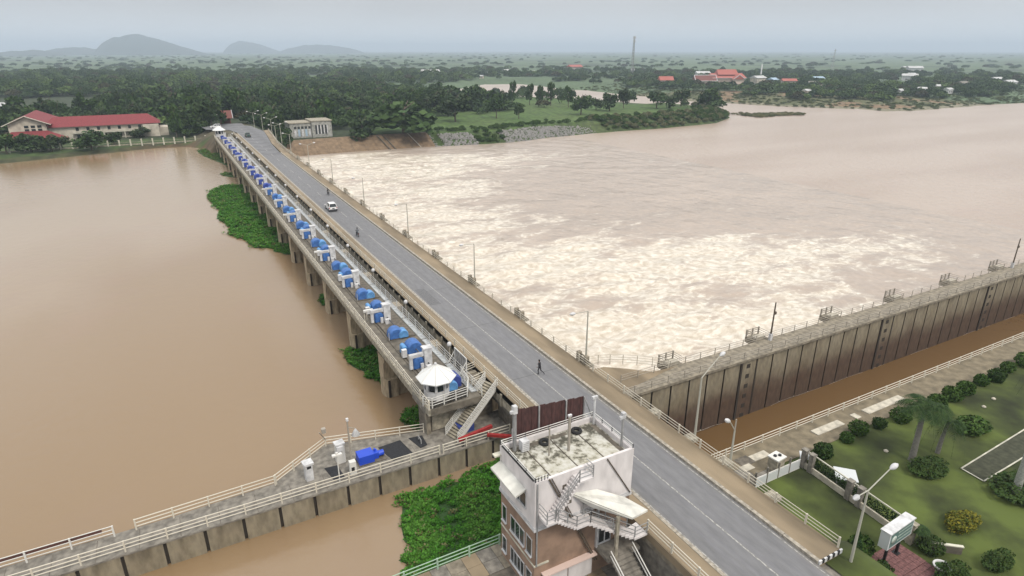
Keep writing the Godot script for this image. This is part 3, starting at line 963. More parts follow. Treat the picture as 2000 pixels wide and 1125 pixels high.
func build_hoists() -> void:
	var order := ["nearest the white kiosk", "second from the white kiosk", "third from the white kiosk", "fourth from the white kiosk", "fifth from the white kiosk", "sixth from the white kiosk", "seventh from the white kiosk", "eighth from the white kiosk", "eighth from the far kiosk", "seventh from the far kiosk", "sixth from the far kiosk", "fifth from the far kiosk", "fourth from the far kiosk", "third from the far kiosk", "second from the far kiosk", "last before the far kiosk"]
	var h := thing("gate_hoist", "", "hoist", Vector3(22, -0.1, FIRST - 7.5))
	var st := mb()
	barrel(st, Vector3(-0.25, 0, 5.2), 0.9, 1.5, 0.45)
	build(st, "hood", M.blue_tarp, h)
	st = mb()
	barrel(st, Vector3(0.65, 0, 5.6), 0.66, 1.3, 0.4)
	build(st, "hood", M.blue_light, h)
	st = mb()
	barrel(st, Vector3(0.3, 0, -4.9), 0.95, 1.6, 0.5)
	build(st, "hood", M.blue_tarp, h)
	st = mb()
	barrel(st, Vector3(-0.95, 0, -4.8), 0.3, 1.2, 0.85)
	build(st, "hood", M.blue_light, h)
	st = mb()
	bx(st, -1.35, 0, 5.95, -1.3, 1.0, 6.0)
	bx(st, -1.5, 0, -4.0, -0.95, 0.95, -3.5)
	build(st, "cabinet", M.white, h)
	st = mb()
	bx(st, -0.15, 0, 0.55, 0.4, 0.65, 1.05)
	build(st, "cabinet", M.white, h)
	st = mb()
	bx(st, -0.05, 0, -0.85, 0.85, 2.25, 0.0)
	bx(st, -0.15, 2.25, -0.92, 0.95, 2.4, 0.06)
	build(st, "gear_case", M.white, h)
	st = mb()
	bx(st, -1.75, 0, -0.6, -1.4, 1.75, -0.25)
	build(st, "column", M.white, h)
	st = mb()
	bx(st, -1.78, 1.4, -0.62, -0.06, 1.8, -0.2)
	build(st, "beam", M.white, h)
	st = mb()
	barrel(st, Vector3(-0.72, 0, -0.6), 0.62, 0.9, 0.85)
	build(st, "motor", M.blue_tarp, h)
	st = mb()
	bx(st, -0.62, 0, 0.08, -0.28, 0.75, 0.35)
	build(st, "control_box", M.white, h)
	st = mb()
	tube(st, Vector3(0.35, 0.55, -4.0), Vector3(0.35, 0.55, 4.4), 0.09, 0.09, 6)
	build(st, "drive_shaft", M.steel_dark, h)
	h.set_meta("label", "gate hoist with blue hoods and white gear case, " + order[0])
	h.set_meta("group", "gate hoists along the barrage deck")
	for k in range(1, 16):
		var hh := dup(h, Vector3(22 + rng.randf_range(-0.08, 0.08), -0.1, FIRST - 7.5 - BAY * k + rng.randf_range(-0.3, 0.3)), rng.randf_range(-0.03, 0.03), "gate hoist with blue hoods and white gear case, " + order[k], "", "gate_hoist")
		for c in hh.get_children():
			if String(c.name).begins_with("hood") or c.name == "motor":
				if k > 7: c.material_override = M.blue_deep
				c.scale = Vector3.ONE * rng.randf_range(0.92, 1.06)
				c.rotation.y = rng.randf_range(-0.012, 0.012)
	# slim pink and white gauge stands on every second pier
	var g := thing("gauge_stand", "", "gauge", Vector3(19.75, -0.3, FIRST - 24.2))
	st = mb()
	tube(st, Vector3(0, 0, 0), Vector3(0, 1.6, 0), 0.05, 0.05, 6)
	tube(st, Vector3(0.3, 0, 0.1), Vector3(0.3, 1.6, 0.1), 0.05, 0.05, 6)
	build(st, "post", M.rail, g)
	st = mb()
	bx(st, -0.1, 1.35, -0.15, 1.2, 1.62, 0.2)
	build(st, "gauge_box", M.rail_white, g)
	g.set_meta("group", "gauge stands on the upstream side of the barrage deck")
	g.set_meta("label", "slim gauge stand at deck edge beside the second gate hoist from the white kiosk")
	for k in range(1, 7):
		dup(g, Vector3(19.75, -0.3, FIRST - 24.2 - 2 * BAY * k), 0.0, "slim gauge stand at deck edge, %s in its row from the white kiosk" % ["", "second", "third", "fourth", "fifth", "sixth", "last"][k], "", "gauge_stand")
	# round lamps on short posts by the catwalk
	var l := thing("globe_lamp", "", "lamp", Vector3(25.3, -0.3, FIRST - 8.2))
	st = mb()
	tube(st, Vector3.ZERO, Vector3(0, 1.9, 0), 0.07, 0.05, 6)
	build(st, "post", M.pole, l)
	st = mb()
	lathe(st, [Vector2(0, 1.85), Vector2(0.2, 1.9), Vector2(0.27, 2.08), Vector2(0.24, 2.28), Vector2(0.1, 2.4), Vector2(0, 2.42)], Vector3.ZERO, 10)
	build(st, "globe", M.white, l)
	st = mb()
	bx(st, -0.08, -2.0, -0.12, 0.08, 0.0, 0.12)
	build(st, "bracket", M.concrete_dark, l)
	l.set_meta("group", "globe lamps between catwalk and road")
	l.set_meta("label", "white globe lamp between catwalk and road, the first from the white kiosk")
	for k in range(1, 16):
		dup(l, Vector3(25.3, -0.3, FIRST - 8.2 - BAY * k), 0.0, "white globe lamp between catwalk and road, beside the hoist %s" % order[k], "", "globe_lamp")

func kiosk(called: String, label: String, at: Vector3, s: float) -> void:
	var k := thing(called, label, "kiosk", at)
	var st := mb()
	lathe(st, [Vector2(0, 0), Vector2(1.35, 0), Vector2(1.35, 0.95), Vector2(1.3, 0.95)], Vector3.ZERO, 8, false, PI / 8)
	build(st, "lower_wall", M.white, k)
	for i in 8:
		var a := PI / 8 + TAU * i / 8
		st = mb()
		bx(st, -0.13, 0.95, -0.13, 0.13, 2.25, 0.13)
		var c := build(st, "column", M.white, k)
		c.position = Vector3(cos(a) * 1.25, 0, sin(a) * 1.25)
		c.rotation.y = -a
		var b := a + PI / 8
		st = mb()
		bx(st, -0.36, 1.0, -0.03, 0.36, 2.2, 0.0)
		var w := build(st, "pane", M.glass, k)
		w.position = Vector3(cos(b) * 1.12, 0, sin(b) * 1.12)
		w.rotation.y = PI / 2 - b
	st = mb()
	lathe(st, [Vector2(1.4, 2.2), Vector2(2.1, 2.12), Vector2(2.12, 2.24), Vector2(0.16, 3.55), Vector2(0, 3.56)], Vector3.ZERO, 8, false, PI / 8)
	var r := build(st, "roof", M.roof_white, k)
	for i in 8:
		var a := PI / 8 + TAU * i / 8
		st = mb()
		tube(st, Vector3(cos(a) * 2.12, 2.24, sin(a) * 2.12), Vector3(cos(a) * 0.14, 3.57, sin(a) * 0.14), 0.055, 0.045, 5)
		build(st, "roof_rib", M.rail_white, r)
	st = mb()
	lathe(st, [Vector2(0.16, 3.5), Vector2(0.17, 3.72), Vector2(0.06, 3.85), Vector2(0, 3.86)], Vector3.ZERO, 8)
	build(st, "finial", M.white, r)
	k.scale = Vector3.ONE * s

func build_abutment() -> void:
	# head of the barrage with the kiosk platform, wall below, stairs to the road
	var p := thing("abutment", "gray concrete head of the barrage carrying the white kiosk, with columns", "abutment", Vector3(22, LOT, -55.6))
	var st := mb()
	prism(st, PackedVector2Array([Vector2(-3.2, 2.3), Vector2(-2.5, 3.0), Vector2(1.7, 2.5), Vector2(2.7, 0.6), Vector2(3.0, -1.2), Vector2(-3.2, -1.2)]), 3.05, 3.7)
	build(st, "platform", M.concrete_gray, p)
	st = mb()
	prism(st, PackedVector2Array([Vector2(-2.6, 1.2), Vector2(-2.2, 1.5), Vector2(5.2, 1.2), Vector2(5.2, -1.2), Vector2(-2.6, -1.2)]), -10, 3.04)
	build(st, "wall_core", M.concrete_dark, p)
	for q in [[-2.15, -0.15, 1.5], [0.2, 2.2, 1.42]]:
		st = mb()
		bx(st, q[0], 0.15, q[2] - 0.12, q[1], 2.8, q[2] + 0.09)
		build(st, "wall_panel", M.concrete_pale, p)
	for x in [-2.6, 0.0, 2.45]:
		st = mb()
		bx(st, x - 0.22, -8 if x < -1 else 0, 1.2, x + 0.22, 3.04, 1.8)
		build(st, "column", M.concrete, p)
	railing("kiosk_railing", "pale railing round the platform of the white kiosk", [Vector3(18.85, -0.3, -53.6), Vector3(19.5, -0.3, -52.75), Vector3(23.65, -0.3, -53.2), Vector3(24.6, -0.3, -55.0), Vector3(24.9, -0.3, -57.6)], [0.3, 0.6, 0.9, 1.15], 1.3, M.rail_white, 0.04, 0.05)
	kiosk("kiosk", "white eight sided kiosk with pointed roof at the near end of the barrage", Vector3(20.95, -0.3, -55.1), 1.0)
	kiosk("kiosk", "small white kiosk at the far end of the barrage, beyond the hoists", Vector3(21.2, -0.3, FIRST - 243.0), 1.25)
	# blue sheet and crates behind the kiosk
	st = mb()
	barrel(st, Vector3.ZERO, 0.75, 1.6, 0.9)
	var b := build(st, "covered_machine", M.blue_navy)
	b.position = Vector3(23.2, -0.3, -56.0)
	tag(b, "machine under a dark blue cover right behind the white kiosk", "machine")
	# gantry of ladders over the catwalk
	var g := thing("gantry", "pale steel gantry frame with bars over the near end of the catwalk", "gantry", Vector3(24.7, -0.2, -58.3))
	st = mb()
	for z in [-1.6, 1.6]:
		tube(st, Vector3(0.5, 0, z), Vector3(0.5, 2.4, z), 0.07, 0.07, 6)
		tube(st, Vector3(-0.4, 0.6, z), Vector3(0.5, 2.0, z), 0.05, 0.05, 6)
	tube(st, Vector3(0.5, 2.4, -1.6), Vector3(0.5, 2.4, 1.6), 0.06, 0.06, 6)
	build(st, "frame", M.rail_white, g)
	for k in 5:
		st = mb()
		bx(st, 0.4, 0.9, -1.3 + 0.6 * k, 0.55, 2.38, -1.15 + 0.6 * k)
		build(st, "bar", M.steel, g)
	# footbridge from platform to pavement
	var f := thing("footbridge", "short railed concrete footbridge from the kiosk platform to the road", "footbridge", Vector3(24.9, -0.3, -56.4))
	for k in 4:
		st = mb()
		bx(st, 0, 0.1 * k - 0.25, 1.2 - 0.62 * k, 1.75, 0.1 * k, 0.62 - 0.62 * k)
		build(st, "slab", M.concrete, f)
	for s in [1.25, -1.3]:
		st = mb()
		for h in [0.35, 0.65, 0.95]:
			tube(st, Vector3(0, h, s), Vector3(1.75, h + 0.35, s), 0.04, 0.04, 5)
		build(st, "rail", M.rail, f)
	# stairs from pavement down to the lock platform
	var top := Vector3(26.8, 0.15, -53.8)
	var bot := Vector3(21.2, LOT, -52.0)
	var s := thing("stairs", "steep white railed stairs from the road down to the guard wall", "stairs", bot)
	var n := 22
	var d := top - bot
	var across := Vector3(-d.z, 0, d.x).normalized()
	for k in n:
		st = mb()
		var c := d * ((k + 0.5) / n)
		box(st, c, Vector3(0.3, 0.09, 1.7), Basis(Vector3.UP, atan2(-d.z, d.x)))
		build(st, "step", M.concrete_pale, s)
	for side in [-0.95, 0.95]:
		for h in [0.25, 0.5, 0.75, 1.0]:
			st = mb()
			tube(st, across * side + Vector3.UP * h, d + across * side + Vector3.UP * h, 0.04, 0.04, 5)
			build(st, "rail", M.rail_white, s)
		for k in 7:
			st = mb()
			var c: Vector3 = d * (k / 6.0) + across * side
			tube(st, c, c + Vector3.UP * 1.03, 0.04, 0.04, 5)
			build(st, "post", M.rail_white, s)
		st = mb()
		box(st, d * 0.5 + across * side - Vector3(0, 0.1, 0), Vector3(d.length(), 0.28, 0.08), Basis(d.normalized(), across.cross(d.normalized()).normalized(), across).orthonormalized())
		build(st, "stringer", M.rail_white, s)
	st = mb()
	bx(st, -0.9, 0.0, 0, 0.9, 0.9, 1.2)
	var bl := build(st, "covered_machine", M.blue_navy)
	bl.position = Vector3(23.0, LOT + 0.01, -53.4)
	tag(bl, "dark blue covered box under the steep white stairs", "machine")
	# columns and wall under the road beside the stairs
	st = mb()
	bx(st, 27.4, -14, -50.2, 37.6, -0.92, -53.4)
	tag(build(st, "bridge_end_wall", M.concrete_dark), "dark concrete wall under the bridge end beside the stairs", "wall")
	for z in [-47.5, -44.0, -40.5]:
		st = mb()
		bx(st, 27.25, -14, z - 0.4, 28.1, -0.92, z + 0.4)
		tag(build(st, "bridge_column", M.concrete_gray), {-47.5: "concrete column under the road edge, nearest to the stairs", -44.0: "concrete column under the road edge, middle one", -40.5: "concrete column under the road edge, nearest to the brown screen"}[z], "column", "columns under the road over the lock")

func build_guard_wall_things() -> void:
	var y := LOT
	railing("guard_railing", "cream railing on the lock side of the low guard wall", [Vector3(-60, y, -50.1), Vector3(19.0, y, -50.0)], [0.35, 0.7, 1.05], 3.05, M.rail, 0.05, 0.06)
	railing("guard_railing", "cream railing on the near end of the guard wall, beside the red boom", [Vector3(19.4, y, -49.95), Vector3(27.0, y, -49.95)], [0.35, 0.7, 1.05], 2.5, M.rail, 0.05, 0.06)
	railing("guard_railing", "cream railing on the river side of the guard wall, before the wide end", [Vector3(-7.6, y, -52.45), Vector3(3.7, y, -52.9)], [0.35, 0.7, 1.05], 2.8, M.rail, 0.05, 0.06)
	railing("guard_railing", "cream railing rising round the widened river side of the guard wall", [Vector3(3.8, y, -53.0), Vector3(9.3, y, -56.9), Vector3(19.0, y, -54.4)], [0.35, 0.7, 1.05], 2.4, M.rail, 0.05, 0.06)
	railing("guard_railing", "railing on the river side of the guard wall end, beyond the gap", [Vector3(-60, y, -52.45), Vector3(-9.2, y, -52.45)], [0.35, 0.7, 1.05], 3.0, M.rail_white, 0.045, 0.06)
	var pipe := mb()
	tube(pipe, Vector3(-60, y + 0.75, -52.62), Vector3(-10.0, y + 0.75, -52.62), 0.14, 0.14, 8)
	tag(build(pipe, "pipe", M.rust), "dark rusty pipe along the railing at the end of the guard wall", "pipe")
	# white instrument hut
	var hut := thing("instrument_hut", "small white instrument hut with a dark slot on the guard wall", "hut", Vector3(6.7, y, -52.3), 0.12)
	var st := mb()
	bx(st, -0.34, 0, -0.34, 0.34, 1.75, 0.34)
	build(st, "wall", M.white, hut)
	st = mb()
	bx(st, -0.46, 1.75, -0.46, 0.46, 1.95, 0.46)
	build(st, "roof", M.white, hut)
	st = mb()
	bx(st, -0.2, 1.35, 0.345, 0.2, 1.6, 0.36)
	build(st, "slot", M.black, hut)
	# tall lamp pole with control cabinet
	var lamp := thing("signal_lamp", "tall brown lamp pole with a white bell lamp on the guard wall", "lamp", Vector3(10.6, y, -51.6))
	st = mb()
	tube(st, Vector3.ZERO, Vector3(0, 5.6, 0), 0.11, 0.07, 8)
	build(st, "pole", M.pole, lamp)
	st = mb()
	lathe(st, [Vector2(0.02, 4.95), Vector2(0.12, 4.8), Vector2(0.42, 4.25), Vector2(0.38, 4.2)], Vector3(0.65, -0.3, 0.1), 12)
	build(st, "bell", M.white, lamp)
	st = mb()
	tube(st, Vector3(0, 4.9, 0), Vector3(0.65, 4.65, 0.1), 0.035, 0.035, 5)
	build(st, "arm", M.pole, lamp)
	st = mb()
	bx(st, -0.1, 5.6, -0.12, 0.12, 5.85, 0.12)
	build(st, "cap", M.white, lamp)
	var cab := thing("switch_cabinet", "pale upright cabinet with a dark hole at the foot of the tall lamp", "cabinet", Vector3(10.55, y, -51.05))
	st = mb()
	bx(st, -0.3, 0, -0.25, 0.3, 1.5, 0.25)
	build(st, "case", M.rail_white, cab)
	st = mb()
	bx(st, -0.18, 0.5, 0.254, 0.12, 0.95, 0.265)
	build(st, "opening", M.black, cab)
	var tall := thing("tall_cabinet", "taller white cabinet with a hood, left of the blue machine", "cabinet", Vector3(10.0, y, -53.6), 0.1)
	st = mb()
	bx(st, -0.4, 0, -0.35, 0.4, 2.1, 0.35)
	build(st, "case", M.rail_white, tall)
	st = mb()
	bx(st, -0.48, 2.1, -0.42, 0.48, 2.24, 0.42)
	bx(st, -0.42, 1.55, 0.352, 0.2, 2.05, 0.6)
	build(st, "hood", M.white, tall)
	# blue machine
	var bm := thing("blue_machine", "bright blue winch housing with a smaller motor on the guard wall", "machine", Vector3(12.5, y, -52.5), 0.0)
	st = mb()
	bx(st, -1.1, 0.1, -0.65, 0.4, 0.98, 0.65)
	build(st, "housing", M.blue_bright, bm)
	st = mb()
	bx(st, 0.4, 0.1, -0.4, 0.95, 0.75, 0.3)
	bx(st, 0.6, 0.75, -0.3, 0.78, 0.98, -0.1)
	build(st, "gearbox", M.blue_bright, bm)
	st = mb()
	tube(st, Vector3(0.95, 0.45, 0), Vector3(1.5, 0.45, 0), 0.3, 0.3, 10)
	build(st, "motor", M.blue_bright, bm)
	st = mb()
	bx(st, -1.2, 0, -0.75, 1.6, 0.1, 0.75)
	build(st, "base", M.concrete_dark, bm)
	# pit covers
	var covers := [[[Vector2(13.9, -54.0), Vector2(16.3, -54.2), Vector2(16.7, -51.4), Vector2(14.6, -51.2)], "large black pit cover beside the blue machine on the guard wall"], [[Vector2(17.2, -54.1), Vector2(18.6, -53.9), Vector2(18.5, -52.1), Vector2(17.7, -51.9)], "small black pit cover with pipes near the abutment"], [[Vector2(8.3, -53.2), Vector2(9.5, -53.1), Vector2(9.7, -51.0), Vector2(8.7, -50.9)], "narrow black pit cover behind the small white lamp"]]
	for c in covers:
		st = mb()
		prism(st, PackedVector2Array(c[0]), y + 0.004, y + 0.07)
		tag(build(st, "pit_cover", M.cover), c[1], "cover", "black pit covers on the guard wall")
	st = mb()
	path_tube(st, [Vector3(18.0, y + 0.05, -52.5), Vector3(18.0, y + 0.5, -52.5), Vector3(18.05, y + 0.5, -53.4), Vector3(18.05, y + 0.05, -53.4)], 0.06)
	tag(build(st, "pipe_loop", M.steel), "bent gray pipe standing on the small pit cover", "pipe")
	# small T lamp
	var t := thing("post_lamp", "thin white post lamp with a flat double head on the guard wall", "lamp", Vector3(9.1, y, -50.4))
	st = mb()
	tube(st, Vector3.ZERO, Vector3(0, 3.0, 0), 0.06, 0.05, 6)
	build(st, "post", M.rail_white, t)
	st = mb()
	bx(st, -0.45, 3.0, -0.16, 0.45, 3.16, 0.16)
	bx(st, -0.1, 3.16, -0.08, 0.1, 3.34, 0.08)
	build(st, "head", M.rail_white, t)
	st = mb()
	tube(st, Vector3(9.3, y + 0.9, -56.8), Vector3(8.6, y + 2.6, -55.6), 0.05, 0.05, 6)
	bx(st, 8.9, y + 2.2, -56.2, 9.3, y + 2.7, -55.8)
	tag(build(st, "search_light", M.pole), "brown search light on a slanting post at the corner of the railing", "lamp")
	# red lock boom
	var boom := thing("red_boom", "red steel boom lying on the lock railing by the tower", "boom", Vector3(21.2, y, -50.2), 0.05)
	st = mb()
	box(st, Vector3(1.9, 1.1, 0.1), Vector3(3.9, 0.34, 0.3), Basis(Vector3(0, 0, 1), 0.09))
	build(st, "beam", M.red_paint, boom)
	st = mb()
	box(st, Vector3(4.2, 0.7, 1.4), Vector3(0.34, 0.3, 2.9), Basis(Vector3(0, 1, 0), 0.9))
	build(st, "arm", M.red_paint, boom)
	for x in [0.4, 3.4]:
		st = mb()
		bx(st, x - 0.1, 0, 0, x + 0.1, 1.05, 0.2)
		build(st, "stand", M.steel_dark, boom)
	var post := thing("red_post", "red and white barrier post standing at the lock beside the brown screen", "post", Vector3(20.1, y, -36.6))
	st = mb()
	bx(st, -0.2, 0, -0.2, 0.2, 9.2, 0.2)
	build(st, "red_section", M.red_paint, post)
	st = mb()
	bx(st, -0.1, 9.2, -0.1, 0.1, 10.4, 0.1)
	build(st, "white_section", M.white, post)

# ---------------------------------------------------------------- the control tower
func window_in(o: Node3D, at: Vector3, w: float, h: float, turn: float, leaves: int) -> void:
	# a window with a frame round recessed panes; local z is outward
	var st := mb()
	bx(st, -w / 2 - 0.05, -0.09, -0.02, w / 2 + 0.05, 0.0, 0.14)
	bx(st, -w / 2 - 0.06, h, -0.02, w / 2 + 0.06, h + 0.04, 0.06)
	for k in leaves + 1:
		var x := -w / 2 + w * k / leaves
		bx(st, x - 0.03, 0.0, -0.02, x + 0.03, h, 0.04)
	var f := build(st, "window", M.white, o)
	f.position = at
	f.rotation.y = turn
	for k in leaves:
		st = mb()
		bx(st, -w / 2 + w * k / leaves + 0.05, 0.0, 0.004, -w / 2 + w * (k + 1) / leaves - 0.05, h, 0.02)
		build(st, "pane", M.glass, f)

func stair_flight(o: Node3D, a: Vector3, b: Vector3, width: float, back: Vector3, n: int, rail_back := false) -> void:
	# steps from a down (or up) to b; `back` points from the front edge towards the wall
	var d := b - a
	var flat := Vector3(d.x, 0, d.z)
	var turn := Basis(Vector3.UP, atan2(-flat.z, flat.x))
	for k in n:
		var st := mb()
		var c: Vector3 = a + d * ((k + 0.5) / n) + back * (width / 2)
		box(st, c - Vector3(0, 0.09, 0), Vector3(flat.length() / n * 1.02, 0.2, width), turn)
		build(st, "step", M.stucco_white, o)
	for s in ([0.0, width] if rail_back else [0.0]):
		var off: Vector3 = back * (s + (0.04 if s == 0.0 else -0.04))
		for h in [0.3, 0.62, 0.98]:
			var st := mb()
			tube(st, a + off + Vector3.UP * h, b + off + Vector3.UP * h, 0.035, 0.035, 5)
			build(st, "stair_rail", M.steel, o)
		for k in 3:
			var st := mb()
			var c: Vector3 = a + d * (k / 2.0) + off
			tube(st, c, c + Vector3.UP, 0.045, 0.045, 5)
			build(st, "stair_post", M.steel, o)

func flat_rail(o: Node3D, pts: Array) -> void:
	for i in pts.size() - 1:
		for h in [0.3, 0.62, 0.98]:
			var st := mb()
			tube(st, pts[i] + Vector3.UP * h, pts[i + 1] + Vector3.UP * h, 0.035, 0.035, 5)
			build(st, "landing_rail", M.steel, o)
		var st := mb()
		tube(st, pts[i + 1], pts[i + 1] + Vector3.UP, 0.045, 0.045, 5)
		build(st, "landing_post", M.steel, o)

func build_tower() -> void:
	# world corner front left (18.3, -4, -30.2); local x to the right, z towards the viewer
	var o := thing("control_tower", "white and brown three storey control building with a stained flat roof beside the bridge", "building", Vector3(18.3, LOT, -30.2))
	var W := 8.42
	var D := 5.1
	var st := mb()
	bx(st, 0, 0, -D, W, 6.34, 0)
	build(st, "lower_wall", M.stucco_brown, o)
	st = mb()
	bx(st, -0.05, 6.35, -D - 0.05, W + 0.05, 9.86, 0.05)
	build(st, "upper_wall", M.stucco_white, o)
	st = mb()
	bx(st, -0.12, 6.22, -D - 0.1, W + 0.1, 6.42, 0.12)
	bx(st, -0.09, 6.48, -D - 0.08, W + 0.08, 6.56, 0.09)
	build(st, "band", M.white, o)
	st = mb()
	bx(st, -0.06, 3.0, -D, 1.2, 3.12, 0.1)
	build(st, "ledge", M.cream, o)
	# roof: floor, parapet, coping, seams
	st = mb()
	st.set_smooth_group(-1)
	for i in 84:
		for j in 50:
			var x0 := 0.15 + 0.0966 * i
			var z0 := -D + 0.15 + 0.096 * j
			var n := noise2.get_noise_2d(x0 * 62.0, z0 * 62.0) * 0.8 + noise.get_noise_2d(x0 * 240.0, z0 * 240.0) * 0.55
			var grime := clampf(0.8 + n * 1.7 - (z0 + D) * 0.25 - 0.1 * absf(sin(x0 * 0.9 + z0)), 0.0, 1.0)
			var cc := Color(0.5, 0.49, 0.45).lerp(Color(0.33, 0.31, 0.23), clampf(0.5 + n, 0, 1)).lerp(Color(0.07, 0.065, 0.05), grime)
			st.set_color(cc)
			for v in [Vector3(x0, 9.92, z0), Vector3(x0 + 0.0966, 9.92, z0), Vector3(x0 + 0.0966, 9.92, z0 + 0.096), Vector3(x0, 9.92, z0), Vector3(x0 + 0.0966, 9.92, z0 + 0.096), Vector3(x0, 9.92, z0 + 0.096)]:
				st.add_vertex(v)
	var rf := build(st, "roof_floor", M.painted, o)
	st = mb()
	bx(st, -0.05, 9.87, -0.16, W + 0.05, 10.38, 0.06)
	bx(st, -0.05, 9.87, -D - 0.05, W + 0.05, 10.34, -D + 0.17)
	bx(st, -0.06, 9.87, -D + 0.18, 0.16, 10.36, -0.17)
	bx(st, W - 0.16, 9.87, -D + 0.18, W + 0.06, 10.36, -0.17)
	build(st, "parapet", M.stucco_white, o)
	for k in 3:
		st = mb()
		bx(st, 1.6 + 2.3 * k, 9.925, -D + 0.4, 1.66 + 2.3 * k, 9.97, -0.6)
		build(st, "roof_pipe", M.concrete_dark, rf)
	for q in [[0.3, -4.75, 5.5, -4.35], [7.75, -4.6, 8.15, -0.5], [0.25, -0.55, 1.1, -0.25]]:
		st = mb()
		bx(st, q[0], 9.923, q[1], q[2], 9.935, q[3])
		build(st, "gutter", M.concrete_dark, rf)
	# dark rails above the parapet
	for q in [[Vector3(0.02, 0, 0), Vector3(0.02, 0, -D)], [Vector3(0, 0, -D + 0.02), Vector3(W, 0, -D + 0.02)], [Vector3(W - 0.02, 0, -D), Vector3(W - 0.02, 0, 0)], [Vector3(0, 0, -0.02), Vector3(1.0, 0, -0.02)]]:
		st = mb()
		for h in [10.52, 10.72]:
			tube(st, q[0] + Vector3.UP * h, q[1] + Vector3.UP * h, 0.035, 0.035, 5)
		build(st, "roof_rail", M.rail_white, o)
		for k in 5:
			st = mb()
			var c: Vector3 = q[0].lerp(q[1], k / 4.0)
			bx(st, c.x - 0.03, 10.3, c.z - 0.03, c.x + 0.03, 10.75, c.z + 0.03)
			build(st, "rail_post", M.steel_dark, o)
	st = mb()
	bx(st, -0.07, 10.362, -D + 0.2, 0.17, 10.40, -0.2)
	build(st, "black_gutter", M.black, o)
	# windows of the left face (turned to -x)
	for q in [[-4.5, 3.75, 0.62, 1.45, 1], [-2.45, 3.75, 2.05, 1.35, 3], [-0.72, 3.7, 0.75, 1.5, 1], [-4.5, 0.75, 0.62, 1.4, 1], [-2.45, 0.75, 2.05, 1.35, 4], [-0.72, 0.75, 0.75, 1.4, 1]]:
		window_in(o, Vector3(-0.01, q[1], q[0]), q[2], q[3], -PI / 2, q[4])
	window_in(o, Vector3(-0.06, 7.5, -2.0), 1.7, 1.2, -PI / 2, 2)
	# white hood over the upper left windows
	st = mb()
	quad(st, Vector3(-0.06, 9.1, -4.95), Vector3(-0.06, 9.1, -1.15), Vector3(-0.95, 8.75, -1.15), Vector3(-0.95, 8.75, -4.95))
	quad(st, Vector3(-0.95, 8.75, -4.95), Vector3(-0.95, 8.75, -1.15), Vector3(-0.95, 8.6, -1.15), Vector3(-0.95, 8.6, -4.95))
	quad(st, Vector3(-0.06, 8.95, -1.15), Vector3(-0.06, 8.95, -4.95), Vector3(-0.95, 8.6, -4.95), Vector3(-0.95, 8.6, -1.15))
	quad(st, Vector3(-0.06, 9.1, -1.15), Vector3(-0.06, 8.95, -1.15), Vector3(-0.95, 8.6, -1.15), Vector3(-0.95, 8.75, -1.15))
	quad(st, Vector3(-0.06, 9.1, -4.95), Vector3(-0.06, 8.95, -4.95), Vector3(-0.95, 8.6, -4.95), Vector3(-0.95, 8.75, -4.95))
	build(st, "window_hood", M.canopy, o)
	st = mb()
	bx(st, -0.6, 9.5, -5.35, 0.1, 9.62, -4.9)
	build(st, "corner_ledge", M.cream, o)
	# down pipes on the front
	st = mb()
	path_tube(st, [Vector3(0.12, 10.3, 0.12), Vector3(0.12, 3.1, 0.12)], 0.06)
	build(st, "down_pipe", M.steel, o)
	st = mb()
	path_tube(st, [Vector3(1.05, 10.35, 0.14), Vector3(5.3, 1.4, 0.2)], 0.07)
	path_tube(st, [Vector3(1.25, 10.35, 0.14), Vector3(5.5, 1.3, 0.2)], 0.04)
	build(st, "cable_duct", M.trunk, o)
	st = mb()
	path_tube(st, [Vector3(6.0, 10.3, 0.12), Vector3(8.35, 6.5, 0.12)], 0.05)
	build(st, "cable_duct", M.trunk, o)
	# stairs on the front, from the roof to the bridge pavement
	var back := Vector3(0, 0, -1)
	st = mb()
	bx(st, 3.0, 9.86, 0.06, 4.2, 10.0, 1.0)
	build(st, "landing", M.stucco_white, o)
	flat_rail(o, [Vector3(4.15, 10.0, 0.1), Vector3(4.15, 10.0, 0.95), Vector3(3.0, 10.0, 0.95)])
	stair_flight(o, Vector3(3.0, 9.98, 1.0), Vector3(1.15, 7.6, 1.0), 0.92, back, 11)
	st = mb()
	bx(st, 0.25, 7.42, 0.06, 1.9, 7.6, 1.2)
	build(st, "landing", M.stucco_white, o)
	flat_rail(o, [Vector3(0.3, 7.6, 0.1), Vector3(0.3, 7.6, 1.15), Vector3(0.95, 7.6, 1.15)])
	stair_flight(o, Vector3(1.15, 7.6, 1.25), Vector3(2.75, 6.35, 1.25), 1.05, back, 6)
	st = mb()
	bx(st, 2.7, 6.2, 0.15, 3.9, 6.36, 1.3)
	build(st, "landing", M.stucco_white, o)
	flat_rail(o, [Vector3(2.75, 6.36, 1.26), Vector3(3.9, 6.36, 1.26)])
	stair_flight(o, Vector3(3.9, 6.36, 1.3), Vector3(7.35, 4.25, 2.2), 1.05, back, 11, true)
	st = mb()
	prism(st, PackedVector2Array([Vector2(7.3, 2.25), Vector2(8.5, 2.25), Vector2(8.5, 0.9), Vector2(7.3, 1.1)]), 4.02, 4.19)
	build(st, "landing", M.stucco_white, o)
	flat_rail(o, [Vector3(7.35, 4.19, 2.2), Vector3(8.45, 4.19, 2.2)])
	# the post half way down
	st = mb()
	bx(st, 5.7, 2.6, 1.85, 5.95, 6.6, 2.05)
	build(st, "stair_column", M.concrete_pale, o)
	# big sloping canopy over the stairs
	var a := Vector3(2.95, 8.45, 0.07)
	var b := Vector3(5.2, 7.95, 0.07)
	var c := Vector3(7.5, 6.7, 0.6)
	var d := Vector3(8.15, 6.62, 2.42)
	var e := Vector3(6.65, 6.62, 2.55)
	var f := Vector3(4.3, 7.3, 0.75)
	st = mb()
	var top := [a, b, c, d, e, f]
